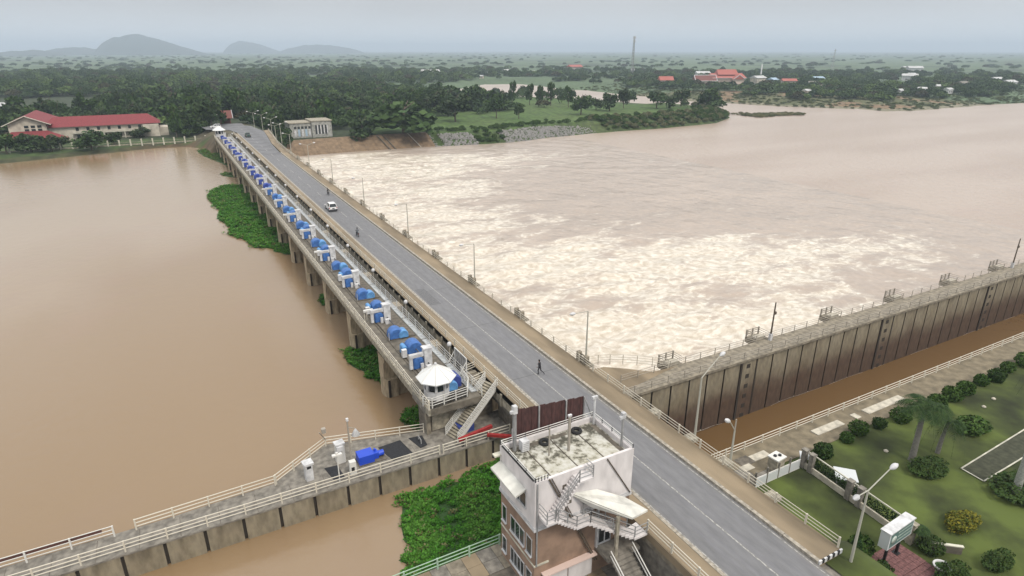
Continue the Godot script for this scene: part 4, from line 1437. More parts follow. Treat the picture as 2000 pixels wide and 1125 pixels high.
	for k in range(1, 5):
		tri(st, top[0], top[k], top[k + 1])
		tri(st, top[0] - Vector3(0, 0.16, 0), top[k + 1] - Vector3(0, 0.16, 0), top[k] - Vector3(0, 0.16, 0))
	for k in 6:
		var p: Vector3 = top[k]
		var q: Vector3 = top[(k + 1) % 6]
		quad(st, p, p - Vector3(0, 0.16, 0), q - Vector3(0, 0.16, 0), q)
	build(st, "stair_canopy", M.canopy, o)
	st = mb()
	bx(st, 2.2, 7.6, 0.055, 3.0, 9.4, 0.09)
	build(st, "upper_door", M.concrete_dark, o)
	# lower door, terrace and front steps
	st = mb()
	bx(st, 5.6, 2.55, 0.005, 6.8, 4.5, 0.08)
	var dr := build(st, "door", M.white, o)
	for x in [5.68, 6.25]:
		st = mb()
		bx(st, x, 2.75, 0.082, x + 0.46, 4.4, 0.09)
		build(st, "pane", M.glass, dr)
	st = mb()
	bx(st, 5.35, 2.5, 0.01, 5.5, 6.2, 0.22)
	build(st, "pilaster", M.white, o)
	st = mb()
	bx(st, 5.4, 2.25, 0.09, 8.4, 2.54, 1.7)
	build(st, "terrace", M.concrete_gray, o)
	for k in 14:
		st = mb()
		bx(st, 5.6, 2.34 - 0.18 * k, 1.71 + 0.3 * k, 7.5, 2.5 - 0.18 * k, 2.04 + 0.3 * k)
		build(st, "front_step", M.concrete_gray, o)
	for x in [5.55, 7.55]:
		for h in [0.45, 0.9]:
			st = mb()
			tube(st, Vector3(x, 2.5 + h, 1.75), Vector3(x, 0.0 + h, 5.9), 0.05, 0.05, 5)
			build(st, "front_rail", M.rail_white, o)
	st = mb()
	bx(st, 0.6, 2.08, 0.0, 5.3, 2.2, 0.5)
	build(st, "shutter_ledge", M.wall_pink, o)
	for x in [0.75, 3.0]:
		st = mb()
		bx(st, x, 0.05, 0.006, x + 2.15, 2.05, 0.07)
		build(st, "shutter", M.stucco_white, o)
	# things standing on the roof
	var poles := [[19.15, -34.7, 3.5, "roof pole with white camera box, at the back left corner of the stained roof"], [22.7, -32.75, 3.0, "roof pole standing in the middle of the stained roof"], [26.45, -34.8, 2.4, "white roof pole with a horn, at the back corner next to the road"], [26.5, -31.3, 2.7, "roof pole with white box, at the front corner next to the road"], [21.1, -32.95, 2.4, "thin bare roof pole between the cabinet and the middle pole"]]
	for k in 5:
		var p: Array = poles[k]
		var n := thing("roof_pole", p[3], "pole", Vector3(p[0], 5.92, p[1]), 0, "poles on the tower roof")
		st = mb()
		tube(st, Vector3.ZERO, Vector3(0, p[2], 0), [0.16, 0.11, 0.1, 0.09, 0.06][k], -1, 8)
		build(st, "pole", [M.steel, M.pole, M.white, M.steel, M.pole][k], n)
		if k != 4:
			st = mb()
			box(st, Vector3(0, p[2] + 0.05, 0), [Vector3(0.34, 0.62, 0.34), Vector3(0.3, 0.16, 0.16), Vector3(0.5, 0.2, 0.2), Vector3(0.3, 0.44, 0.3)][k])
			if k == 0 or k == 3: box(st, Vector3(-0.28, p[2] - 0.05, 0.1), Vector3(0.26, 0.2, 0.2))
			build(st, "camera_box", M.white, n)
	var cab := thing("roof_cabinet", "white louvred equipment cabinet at the back of the stained roof", "cabinet", Vector3(19.75, 5.92, -34.3))
	st = mb()
	bx(st, -0.3, 0.15, -0.28, 0.3, 1.0, 0.28)
	build(st, "case", M.white, cab)
	for k in 4:
		st = mb()
		bx(st, -0.22, 0.3 + 0.16 * k, 0.281, 0.22, 0.34 + 0.16 * k, 0.295)
		build(st, "louvre", M.steel, cab)
	for q in [[21.6, -34.4, "old tyre lying at the back of the stained roof, left one"], [24.6, -34.5, "old tyre lying at the back of the stained roof, right one"]]:
		st = mb()
		lathe(st, [Vector2(0.22, 0.02), Vector2(0.42, 0.0), Vector2(0.46, 0.12), Vector2(0.4, 0.24), Vector2(0.22, 0.2), Vector2(0.22, 0.02)], Vector3(q[0], 5.93, q[1]), 14)
		tag(build(st, "old_tyre", M.tyre), q[2], "tyre", "old tyres on the roof")
	# brown corrugated screen behind the tower
	var s := thing("metal_screen", "dark brown corrugated metal screen on posts behind the control tower", "screen", Vector3(19.72, LOT, -35.7))
	for k in 7:
		st = mb()
		for q in 3:
			bx(st, 0.9 * k + 0.3 * q, 8.2, -0.03 - 0.03 * (q % 2), 0.9 * k + 0.3 * q + 0.3, 12.65 - 0.085 * k, 0.0 - 0.03 * (q % 2))
		build(st, "sheet", M.rust_sheet, s)
	for x in [0.02, 2.1, 4.6, 6.32]:
		st = mb()
		bx(st, x - 0.05, 0, 0.012, x + 0.05, 12.7 - 0.095 * x, 0.12)
		build(st, "screen_post", M.steel, s)
	st = mb()
	tube(st, Vector3(6.4, 11.9, 0.05), Vector3(6.9, 10.2, 0.5), 0.05, 0.05, 5)
	build(st, "brace", M.steel, s)

# ---------------------------------------------------------------- lamps
func street_lamp(at: Vector3, h: float, arms: Array, label: String, group := "") -> Node3D:
	var o := thing("street_lamp", label, "street lamp", at, 0.0, group)
	var st := mb()
	tube(st, Vector3.ZERO, Vector3(0, h, 0), 0.12, 0.07, 8)
	build(st, "pole", M.pole_light, o)
	for a in arms:
		var v: Vector3 = a
		st = mb()
		tube(st, Vector3(0, h, 0), Vector3(0, h, 0) + v, 0.05, 0.04, 6)
		build(st, "arm", M.pole_light, o)
		st = mb()
		var b := side_of(Vector3(v.x, v.y * 0.4, v.z))
		var c := Vector3(0, h, 0) + v
		for k in 6:
			var r0: float = [0.05, 0.15, 0.2, 0.2, 0.15, 0.03][k]
			if k < 5:
				var r1: float = [0.15, 0.2, 0.2, 0.15, 0.03, 0.0][k]
				tube(st, c + b.y * (0.16 * k), c + b.y * (0.16 * (k + 1)), r0, r1, 8, false)
		build(st, "lamp_head", M.white, o)
	return o

func build_lamps() -> void:
	var g := "street lamps along the bridge"
	for k in 8:
		var z := FIRST + 0.4 - 30.0 * k
		street_lamp(Vector3(38.75, -0.05, z), 6.5, [Vector3(-1.7, 0.1, 0.0)] if k < 5 else [Vector3(-1.7, 0.5, 0), Vector3(1.7, 0.6, 0)], ["street lamp on the bridge railing, the one closest to the walking man", "street lamp on the bridge railing, second from the walking man", "street lamp on the bridge railing, third from the walking man", "street lamp on the bridge railing, fourth from the walking man", "street lamp on the bridge railing, fifth from the walking man", "street lamp with two arms, at the railing where the white water meets the far bank", "street lamp with two arms, over the brown revetment", "street lamp with two arms, beside the end of the brown revetment"][k], g)
	for q in [[40.5, -262.0, "nearest to the white pump house"], [40.5, -284.0, "second from the pump house, toward the trees"], [39.8, -305.0, "by the bend into the trees"], [38.0, -318.0, "deepest among the trees at the road end"]]:
		street_lamp(Vector3(q[0], -0.2, q[1]), 7.2, [Vector3(-2.0, 0.7, 0.0), Vector3(2.0, 0.8, 0.0)], "double street lamp at the far road end, " + q[2], "double street lamps at the far road end")
	street_lamp(Vector3(39.2, -0.1, -35.9), 6.3, [Vector3(2.3, 1.5, -0.3)], "street lamp with a long arm reaching out over the lock wall")
	var l := street_lamp(Vector3(39.3, -0.1, -31.6), 3.2, [Vector3(-0.75, 1.1, 0.0)], "street lamp with a curved neck at the lock corner, beside the lawn gate")
	var st := mb()
	tube(st, Vector3(0, 3.2, 0), Vector3(0, 4.3, 0), 0.07, 0.06, 6)
	build(st, "mast", M.pole, l)
	street_lamp(Vector3(38.2, -0.35, -19.2), 6.2, [Vector3(1.9, 1.15, 0.1), Vector3(-1.35, 0.25, 0.2)], "tall street lamp with two arms standing at the edge of the lawn")
	for q in [[68.5, "brown pole on the lock wall, nearest to the bridge"], [133.5, "brown pole on the lock wall, far along at the picture edge"]]:
		var p := thing("wall_pole", q[1], "pole", Vector3(q[0] + 1.3, LOT, -52.5), 0, "poles on the lock wall")
		st = mb()
		tube(st, Vector3.ZERO, Vector3(0, 5.7, 0), 0.13, 0.09, 8)
		build(st, "pole", M.trunk, p)
		st = mb()
		bx(st, -0.2, 0, -0.2, 0.2, 1.0, 0.2)
		build(st, "foot_box", M.white, p)
		st = mb()
		bx(st, 0.0, 3.9, -0.12, 0.35, 4.3, 0.12)
		build(st, "junction_box", M.trunk, p)

# ---------------------------------------------------------------- plants
func leaf(st: SurfaceTool, c: Vector3, s: float, col: Color, up: Vector3, long := 1.15) -> void:
	var n := (Vector3(rng.randfn(), rng.randfn(), rng.randfn()) + up).normalized()
	var b := side_of(n)
	var t := rng.randf() * TAU
	var u := (b.x * cos(t) + b.z * sin(t)) * s * long * 0.5
	var v := (b.z * cos(t) - b.x * sin(t)) * s * 0.5
	st.set_smooth_group(-1)
	st.set_color(col)
	for p in [c - u, c + v, c + u, c - u, c + u, c - v]:
		st.add_vertex(p)

# a crown of unit size made of leaf clumps round several lobes; flat < 1 makes it broad
func make_crown(seed_: int, lobes: int, count: int, size: float, tall: float, dark: Color, light: Color, taper := 0.0) -> ArrayMesh:
	rng.seed = seed_
	var cs := []
	for k in lobes:
		var a := TAU * k / lobes + rng.randf() * 0.9
		var h := rng.randf_range(-0.6, 0.75) * tall
		var w := 1.0 - taper * (h / tall * 0.5 + 0.5)
		cs.append([Vector3(cos(a) * 0.56 * w, h, sin(a) * 0.56 * w), rng.randf_range(0.36, 0.58) * w, rng.randf()])
	cs.append([Vector3(0, 0.15 * tall, 0), 0.62, 0.5])
	var st := mb()
	for k in count:
		var l: Array = cs[k % cs.size()]
		var d := Vector3(rng.randfn(), rng.randfn(), rng.randfn()).normalized()
		var r: float = l[1] * pow(rng.randf(), 0.28) * rng.randf_range(0.85, 1.12)
		var c: Vector3 = l[0] + d * r * Vector3(1, minf(1.0, tall * 1.1), 1)
		var tone: float = clampf(0.25 + 0.5 * l[2] + rng.randfn() * 0.22, 0.0, 1.0)
		leaf(st, c, size * rng.randf_range(0.7, 1.3), dark.lerp(light, tone), d * 0.8)
	return done(st)

func make_trunk(seed_: int) -> ArrayMesh:
	rng.seed = seed_
	var st := mb()
	var p := Vector3.ZERO
	for k in 3:
		var q := p + Vector3(rng.randfn() * 0.03, 0.34, rng.randfn() * 0.03)
		tube(st, p, q, 0.07 - 0.016 * k, 0.07 - 0.016 * (k + 1), 6, false)
		p = q
		for m in 2:
			var a := rng.randf() * TAU
			tube(st, q, q + Vector3(cos(a) * 0.34, 0.3, sin(a) * 0.34), 0.028, 0.012, 4, false)
	return done(st)

var crowns := []
var trunks := []
var far_tree: ArrayMesh

func tree_parts(o: Node3D, h: float, r: float, kind: int, bole: float) -> void:
	# crown of radius r whose top stands h above the ground, on a bare bole
	var t := put("trunk", trunks[kind % trunks.size()], M.trunk, o)
	var vy := (h - bole) * 0.5
	t.scale = Vector3(r * 0.75 + 1.0, h * 0.72, r * 0.75 + 1.0)
	var c := put("crown", crowns[kind], M.leaf, o)
	c.position.y = bole + vy * 0.98
	c.scale = Vector3(r, vy / 0.82, r)
	c.rotation.y = rng.randf() * TAU

func make_plants() -> void:
	var dark := Color(0.02, 0.042, 0.015)
	var light := Color(0.06, 0.1, 0.032)
	for k in 5:
		crowns.append(make_crown(300 + k, 7 + k, 620, 0.2, 0.72, dark.lerp(Color(0.02, 0.028, 0.014), 0.25 * (k % 3)), light.lerp(Color(0.05, 0.062, 0.03), 0.3 * (k % 3)), 0.15))
	crowns.append(make_crown(310, 9, 560, 0.19, 0.9, dark, Color(0.06, 0.105, 0.025), 0.4))
	for k in 3: trunks.append(make_trunk(320 + k))
	var st := SurfaceTool.new()
	st.begin(Mesh.PRIMITIVE_TRIANGLES)
	rng.seed = 77
	for k in 430:
		var d := Vector3(rng.randfn(), absf(rng.randfn()) * 0.9 - 0.25, rng.randfn()).normalized()
		var bump := 0.82 + 0.3 * noise.get_noise_3d(d.x * 90, d.y * 90, d.z * 90)
		leaf(st, d * bump * Vector3(1, 0.85, 1) * rng.randf_range(0.8, 1.05) + Vector3(0, 0.75, 0), 0.21, Color(0.55, 0.55, 0.55).lerp(Color(1.3, 1.3, 1.25), rng.randf()), d)
	st.generate_normals()
	far_tree = st.commit()

func land_y(x: float, z: float) -> float:
	return far_height(x, z)

func build_trees() -> void:
	# trees of the park and the bank that can be told apart: x, z, height, crown radius, kind, bole, label
	var list := [
		[112, -325, 19.0, 21.0, 0, 1.5, "widest dark tree, spreading low at the left edge of the park lawn"], [90, -325, 12.5, 8.0, 1, 0.5, "round dense tree on the bank, just right of the white pump house"],
		[160, -366, 17.5, 10.0, 2, 3.0, "big round tree standing in the bright lawn, right of the widest tree"], [192, -373, 15.6, 6.0, 3, 3.0, "upright tree in the bright lawn, left of the small ball shaped tree"],
		[202, -361, 9.5, 4.0, 4, 2.2, "small ball shaped tree alone in the middle of the lawn"], [254, -367, 14.4, 8.6, 0, 2.0, "dark leaning tree at the right end of the bright lawn"],
		[247, -452, 18.1, 4.2, 5, 3.0, "leftmost tall tree of the row behind the lawn"], [264, -454, 15.7, 4.4, 5, 3.0, "second tall tree of the row behind the lawn"], [274, -438, 17.0, 4.7, 5, 3.0, "third tall tree of the row behind the lawn"],
		[278, -419, 15.1, 4.6, 5, 3.0, "fourth tall tree of the row behind the lawn"], [288, -380, 13.8, 7.0, 1, 2.0, "bushy tree by the back channel, right of the leaning tree"], [310, -392, 15.5, 5.3, 2, 2.5, "narrow tree in front of the back channel water"],
		[332, -380, 12.6, 8.5, 3, 2.5, "umbrella shaped tree before the pale channel water"], [361, -385, 13.8, 8.0, 4, 2.5, "round tree between the umbrella shaped tree and the point"], [371, -366, 17.0, 9.5, 0, 1.0, "large ragged tree on the point of the park"],
		[386, -378, 14.0, 6.5, 1, 1.0, "tree overhanging the water at the very tip of the point"], [165, -412, 16.6, 9.5, 2, 2.0, "broad tree at the back of the lawn, behind the big round tree"], [203, -435, 18.0, 8.1, 3, 2.0, "tall tree at the back of the lawn, left of the row"],
		[269, -446, 14.8, 4.0, 5, 2.0, "slim tree squeezed into the row behind the lawn"], [284, -391, 9.1, 5.5, 4, 1.0, "low tree under the right end of the row"], [341, -375, 10.0, 5.4, 1, 1.0, "low tree beside the umbrella shaped tree"],
		[80, -362, 16.2, 7.0, 5, 1.5, "light green tree behind the white pump house"], [-56, -320, 9.1, 5.0, 0, 1.0, "leftmost bank tree before the red roofed building"], [-48, -321, 8.1, 6.0, 1, 1.0, "second bank tree before the red roofed building"],
		[-41, -320, 7.0, 5.4, 2, 1.0, "third bank tree before the red roofed building"], [-27, -318, 8.0, 6.6, 3, 0.2, "dark round bush tree alone at the water in front of the white posts"], [6, -345, 14.8, 3.7, 5, 2.5, "slender tree on the grass right of the red roofed building"],
		[16, -340, 14.8, 3.4, 4, 2.0, "tree with bare lower trunk beside the road end, left side"], [13, -355, 11.5, 3.0, 5, 2.0, "pale green small tree behind the slender tree"], [-9, -352, 5.0, 5.0, 2, 0.5, "low tree in front of the red roofed facade"],
		[-19, -329, 6.0, 4.0, 1, 0.5, "small bank tree behind the white posts"], [-38, -327, 5.5, 3.8, 4, 0.5, "small tree left of the dark round bush tree"], [46, -352, 15.3, 5.8, 0, 2.0, "dark tree behind the double street lamps at the road end"],
		[50, -332, 13.9, 4.6, 1, 1.0, "tree between the road end and the white pump house"], [51, -318, 11.0, 4.0, 3, 0.5, "tree leaning over the road railing by the pump house"], [66, -358, 15.7, 5.0, 2, 2.0, "taller tree directly behind the pump house roof"],
		[39, -384, 13.6, 5.0, 3, 2.0, "tree where the road disappears into the wood"], [24, -372, 13.0, 5.0, 2, 2.0, "tree behind the small red roofed gatehouse"]]
	for t in list:
		var o := thing("tree", t[6], "tree", Vector3(t[0], land_y(t[0], t[1]) - 0.2, t[1]), 0.0, "trees of the park and the near bank" )
		tree_parts(o, t[2], t[3], t[4], t[5])
	# the woods beyond
	rng.seed = 1234
	var spots := []
	var tries := 0
	while tries < 12500:
		tries += 1
		var a := deg_to_rad(rng.randf_range(-14.0, 70.0))
		var r := sqrt(lerpf(320.0 * 320.0, 1420.0 * 1420.0, pow(rng.randf(), 1.25)))
		var x := sin(a) * r
		var z := -cos(a) * r
		if not wooded(x, z): continue
		var big := 1.0 + noise2.get_noise_2d(x * 2.0, z * 2.0) * 0.6
		spots.append([x, z, rng.randf_range(6.5, 14.0) * big * (0.8 if x > 400.0 else 1.0), rng.randf_range(4.2, 9.0) * big, r])
	spots.sort_custom(func(p, q): return p[2] / p[4] > q[2] / q[4])
	var rest := []
	var n := 0
	for s in spots:
		if n < 235 and s[1] < -330.0:
			n += 1
			var where: String = "behind the red roofed building" if s[0] < 5.0 else "behind the maroon gatehouse" if s[0] < 45.0 else "behind the pump house" if s[0] < 100.0 else "behind the park lawn" if s[0] < 240.0 else "behind the row of tall trees" if s[0] < 420.0 else "on the right bank near the temple hall" if s[0] < 690.0 else "on the right bank by the village"
			var depth: String = "front" if s[4] < (420.0 if s[0] < 420.0 else 640.0) else "deep"
			var o := thing("tree", "%s %s tree %s, %s" % ["tall" if s[2] > 13.0 else "low" if s[2] < 9.5 else "middling", ("broad " if s[3] > 6.6 else "slim ") + ["dark green", "olive", "gray green", "dark green", "olive", "fresh green"][n % 6], where, "at the front of the wood" if depth == "front" else "deep in the wood" if s[4] > 560.0 else "a little way in"], "tree", Vector3(s[0], land_y(s[0], s[1]) - 0.2, s[1]), 0.0, "trees of the wood " + where)
			tree_parts(o, s[2], s[3] * 0.85, n % 6, s[2] * 0.12)
		else: rest.append(s)
	scatter_trees(rest, "forest", "dense dark wood stretching over the plain beyond the far bank")
	# tree lines and copses on the plain
	var far := []
	tries = 0
	while tries < 16000:
		tries += 1
		var a := deg_to_rad(rng.randf_range(-14.0, 70.0))
		var r := 1300.0 * exp(rng.randf() * 2.1)
		var x := sin(a) * r
		var z := -cos(a) * r
		var d := noise2.get_noise_2d(x * 0.35 + 800.0, z * 1.1)
		var lane := absf(fposmod(z + noise.get_noise_2d(x * 0.1, z * 0.1) * 300.0, 520.0) - 260.0)
		if d < (0.36 if x < 700.0 else 0.5) and not (lane < (16.0 if x < 1000.0 else 9.0) and d > -0.25) and rng.randf() > 0.02: continue
		if r > 2600.0 and rng.randf() < 0.35: continue
		far.append([x, z, rng.randf_range(6.0, 11.0), rng.randf_range(4.0, 9.0) * (1.0 + r / 5000.0), r])
	scatter_trees(far, "far_treeline", "hazy lines of trees on the plain toward the horizon")

func wooded(x: float, z: float) -> bool:
	if x < 48.0 and z > -338.0: return false
	if absf(x - 31.0) < 8.0 and z > -372.0: return false
	if x >= 48.0 and x < 105.0 and z > -352.0: return false
	if x >= 105.0 and x < 345.0 and z > -(372.0 + (x - 105.0) * 0.36): return false
	if x > 235.0 and x < 470.0 and z > -860.0 and rng.randf() < 0.9: return false
	if x > -80.0 and x < 8.0 and z > -394.0: return false
	if x < -35.0 and x > -200.0 and z < -470.0 and z > -690.0: return false
	if x > -30.0 and x < 40.0 and z < -560.0 and z > -680.0: return false
	if far_height(x, z) < -10.0: return false
	if x > 410.0:
		var d := from_river(Vector2(x, z))
		if d < 62.0 + noise2.get_noise_2d(x, z) * 60.0: return false
		if x > 585.0 and x < 690.0 and z > -640.0 and z < -520.0: return false
		if x > 700.0 and z < -900.0 and rng.randf() < 0.6: return false
	var r := sqrt(x * x + z * z)
	if r > 900.0 and noise2.get_noise_2d(x * 0.7, z * 0.7 + 300.0) < -0.12 + (r - 900.0) / 900.0 * 0.35: return false
	return true

func scatter_trees(list: Array, called: String, label: String) -> void:
	var mm := MultiMesh.new()
	mm.transform_format = MultiMesh.TRANSFORM_3D
	mm.use_colors = true
	mm.mesh = far_tree
	mm.instance_count = list.size()
	rng.seed = 99
	for k in list.size():
		var s: Array = list[k]
		var b := Basis(Vector3.UP, rng.randf() * TAU).scaled(Vector3(s[3], s[2] * 0.54, s[3]))
		mm.set_instance_transform(k, Transform3D(b, Vector3(s[0], far_height(s[0], s[1]) - 0.3, s[1])))
		var c := Color(0.024, 0.05, 0.017).lerp(Color(0.068, 0.108, 0.036), rng.randf())
		if rng.randf() < 0.16: c = Color(0.09, 0.14, 0.04)
		elif rng.randf() < 0.1: c = Color(0.06, 0.06, 0.03)
		mm.set_instance_color(k, c)
	var o := MultiMeshInstance3D.new()
	o.multimesh = mm
	o.name = numbered(called)
	o.material_override = M.leaf
	add_child(o)
	tag(o, label, "woods", "", "stuff")

func scatter(mesh: Mesh, xf: Array, cols: Array, m: Material, called: String, parent: Node, label := "", category := "") -> MultiMeshInstance3D:
	var mm := MultiMesh.new()
	mm.transform_format = MultiMesh.TRANSFORM_3D
	mm.use_colors = cols.size() > 0
	mm.mesh = mesh
	mm.instance_count = xf.size()
	for k in xf.size():
		mm.set_instance_transform(k, xf[k])
		if cols.size() > 0: mm.set_instance_color(k, cols[k])
	var o := MultiMeshInstance3D.new()
	o.multimesh = mm
	o.name = numbered(called) if parent == self else called
	o.material_override = m
	parent.add_child(o, true)
	tag(o, label, category, "", "stuff")
	return o

func build_weeds() -> void:
	# floating water plants; rosette of round leaves
	rng.seed = 55
	var st := mb()
	for k in 11:
		var a := TAU * k / 11.0 + rng.randf() * 0.5
		var r := rng.randf_range(0.04, 0.3)
		var c := Vector3(cos(a) * r, rng.randf_range(0.05, 0.26), sin(a) * r)
		var out := Vector3(cos(a), rng.randf_range(0.1, 1.0), sin(a)).normalized() * rng.randf_range(0.08, 0.13)
		var side := Vector3(-sin(a), 0, cos(a)) * rng.randf_range(0.06, 0.095)
		st.set_smooth_group(-1)
		st.set_color(Color(0.3, 0.34, 0.3).lerp(Color(1.5, 1.45, 1.3), pow(rng.randf(), 1.4)))
		for p in [c - out, c + side, c + out, c - out, c + out, c - side]:
			st.add_vertex(p)
	var tuft := done(st)
	var mats := [
		[[Vector2(14.0, -48.9), Vector2(15.4, -48.7), Vector2(17.1, -48.1), Vector2(19.0, -48.9), Vector2(20.2, -48.0), Vector2(22.4, -48.9), Vector2(25.2, -49.0), Vector2(27.8, -49.2), Vector2(27.6, -36.3), Vector2(15.7, -36.3), Vector2(11.4, -37.3), Vector2(10.8, -39.3), Vector2(12.1, -40.2), Vector2(11.2, -40.9), Vector2(13.2, -41.6), Vector2(12.8, -42.8), Vector2(13.1, -44.3), Vector2(13.5, -46.4), Vector2(14.2, -47.2)], 20.0, 1.0, "green water plants floating between the guard wall and the tower"],
		[[Vector2(8.6, -202.7), Vector2(10.2, -212.5), Vector2(14.9, -218.8), Vector2(20.0, -216.1), Vector2(27.7, -214.5), Vector2(28.1, -143.8), Vector2(27.8, -133.1), Vector2(22.4, -130.9), Vector2(18.8, -134.1), Vector2(17.0, -137.1), Vector2(16.5, -140.1), Vector2(13.2, -142.6), Vector2(12.8, -148.4), Vector2(9.6, -156.8), Vector2(10.6, -163.8), Vector2(8.6, -173.8), Vector2(10.2, -182.5), Vector2(9.0, -192.0)], 6.0, 1.45, "largest mat of green water plants, halfway along the barrage piers"],
		[[Vector2(17.4, -82.1), Vector2(19.3, -83.9), Vector2(21.6, -84.0), Vector2(27.6, -83.6), Vector2(27.8, -70.8), Vector2(19.7, -71.6), Vector2(18.3, -73.4), Vector2(18.0, -76.5), Vector2(17.2, -78.2)], 16.0, 1.1, "mat of green water plants between the second and third pier"],
		[[Vector2(19.0, -62.8), Vector2(20.5, -63.3), Vector2(24.7, -63.0), Vector2(24.7, -57.0), Vector2(20.0, -58.0), Vector2(19.1, -60.7)], 16.0, 1.1, "small tuft of green water plants in the corner by the abutment"],
		[[Vector2(11.8, -303.8), Vector2(15.9, -309.0), Vector2(20.4, -303.1), Vector2(26.8, -263.3), Vector2(26.0, -243.3), Vector2(20.4, -246.0), Vector2(18.9, -260.2), Vector2(15.7, -275.4), Vector2(13.3, -286.8)], 1.6, 1.6, "far mat of olive water plants at the end of the barrage"],
		[[Vector2(15.1, -240.1), Vector2(18.5, -243.0), Vector2(22.4, -236.9), Vector2(22.8, -230.3), Vector2(17.3, -233.4)], 2.2, 1.4, "thin brown strip of floating plants beside a far pier"],
		[[Vector2(19.2, -106.0), Vector2(20.7, -107.5), Vector2(24.4, -106.8), Vector2(24.5, -100.3), Vector2(18.9, -101.6)], 4.0, 1.2, "tiny tuft of water plants behind the fourth pier"]]
	for n in mats.size():
		var q: Array = mats[n]
		var raw := PackedVector2Array(q[0])
		# roughen the outline
		var poly := PackedVector2Array()
		for i in raw.size():
			var p := raw[i]
			var e := raw[(i + 1) % raw.size()]
			var cuts := maxi(1, int(p.distance_to(e) / 0.9))
			for k in cuts:
				var c := p.lerp(e, float(k) / cuts)
				poly.append(c + Vector2(noise.get_noise_2d(c.x * 60, c.y * 60), noise.get_noise_2d(c.x * 60 + 500, c.y * 60)) * 0.55)
		st = mb()
		prism(st, poly, UP - 0.05, UP + 0.03)
		var bed := build(st, "water_plants", M.weed_bed)
		tag(bed, q[3], "water plants", "", "stuff")
		var box_ := Rect2(poly[0], Vector2.ZERO)
		for p in poly: box_ = box_.expand(p)
		var xf := []
		var cols := []
		var green := Color(0.042, 0.15, 0.012)
		if n == 4 or n == 5: green = Color(0.07, 0.1, 0.025)
		for k in int(box_.get_area() * q[1]):
			var p := box_.position + Vector2(rng.randf(), rng.randf()) * box_.size
			if not Geometry2D.is_point_in_polygon(p, poly):
				# loose strays along the rim
				if rng.randf() > 0.12 or not Geometry2D.is_point_in_polygon(p + Vector2(rng.randfn(), rng.randfn()) * 0.7, poly): continue
			var thin := noise.get_noise_2d(p.x * 22.0, p.y * 22.0)
			if thin < -0.26 and rng.randf() < 0.8: continue
			xf.append(Transform3D(Basis(Vector3.UP, rng.randf() * TAU).scaled(Vector3.ONE * q[2] * rng.randf_range(0.75, 1.45)), Vector3(p.x, UP + 0.02, p.y)))
			cols.append(green.lerp(Color(0.085, 0.2, 0.03), clampf(rng.randf() * 0.6 + thin * 1.2, 0.0, 1.0)) if rng.randf() > 0.07 else Color(0.15, 0.16, 0.07) if rng.randf() < 0.6 else Color(0.11, 0.1, 0.04))
		scatter(tuft, xf, cols, M.leaf, "leaf_rosettes", bed)

func make_bush(seed_: int, count: int, size: float, dark: Color, light: Color) -> ArrayMesh:
	rng.seed = seed_
	var f := FastNoiseLite.new()
	f.seed = seed_
	f.frequency = 1.3
	var st := mb()
	for k in count:
		var d := Vector3(rng.randfn(), rng.randfn() * 0.9 + 0.15, rng.randfn()).normalized()
		var bump := 0.86 + 0.28 * f.get_noise_3d(d.x, d.y, d.z) + rng.randfn() * 0.035
		var c := d * bump * (1.0 if k % 4 else rng.randf_range(0.5, 0.95))
		c.y = maxf(c.y * 0.8 + 0.62, 0.02)
		leaf(st, c, size * rng.randf_range(0.7, 1.3), dark.lerp(light, clampf(rng.randf() * 0.7 + f.get_noise_3d(d.x * 2, d.y * 2, d.z * 2) * 0.5 + 0.1, 0, 1)), d, 1.7)
	return done(st)

func palm(o: Node3D, h: float, fronds: int, length: float, droop: float, lean: Vector3, r: float, bark: Material) -> void:
	var st := mb()
	for k in 8:
		var a := Vector3(0, h * k / 8.0, 0) + lean * pow(k / 8.0, 2)
		var b := Vector3(0, h * (k + 1) / 8.0, 0) + lean * pow((k + 1) / 8.0, 2)
		tube(st, a, b, r * (1.25 - 0.5 * k / 8.0), r * (1.2 - 0.5 * (k + 1) / 8.0), 8, k == 7)
	build(st, "trunk", bark, o)
	var top := Vector3(0, h, 0) + lean
	for k in fronds:
		st = mb()
		st.set_smooth_group(-1)
		var a := TAU * k / fronds + rng.randf() * 0.35
		var rise := rng.randf_range(0.45, 1.25)
		var out := Vector3(cos(a), 0, sin(a))
		var across := Vector3(-sin(a), 0, cos(a))
		var prev := top
		var n := 12
		for i in range(1, n + 1):
			var t := float(i) / n
			var p := top + out * length * (t * 0.95 - 0.25 * droop * t * t) + Vector3.UP * length * (rise * t - (rise + droop * 0.75) * t * t)
			var w := length * 0.27 * sin(minf(1.0, t * 1.1 + 0.1) * PI) + 0.03
			var dir := (p - prev).normalized()
			for s in [-1.0, 1.0]:
				for q in 3:
					var c := prev.lerp(p, (q + rng.randf() * 0.6) / 3.0)
					var tip: Vector3 = c + across * w * s * rng.randf_range(0.85, 1.1) - Vector3.UP * w * rng.randf_range(0.2, 0.6) + dir * w * 0.55
					st.set_color(Color(0.012, 0.028, 0.010).lerp(Color(0.045, 0.08, 0.024), rng.randf()))
					for v in [c - dir * 0.035, tip, c + dir * 0.035]:
						st.add_vertex(v)
			st.set_color(Color(0.05, 0.07, 0.03))
			for v in [prev - across * 0.02, p, prev + across * 0.02]:
				st.add_vertex(v)
			prev = p
		build(st, "frond", M.leaf, o)

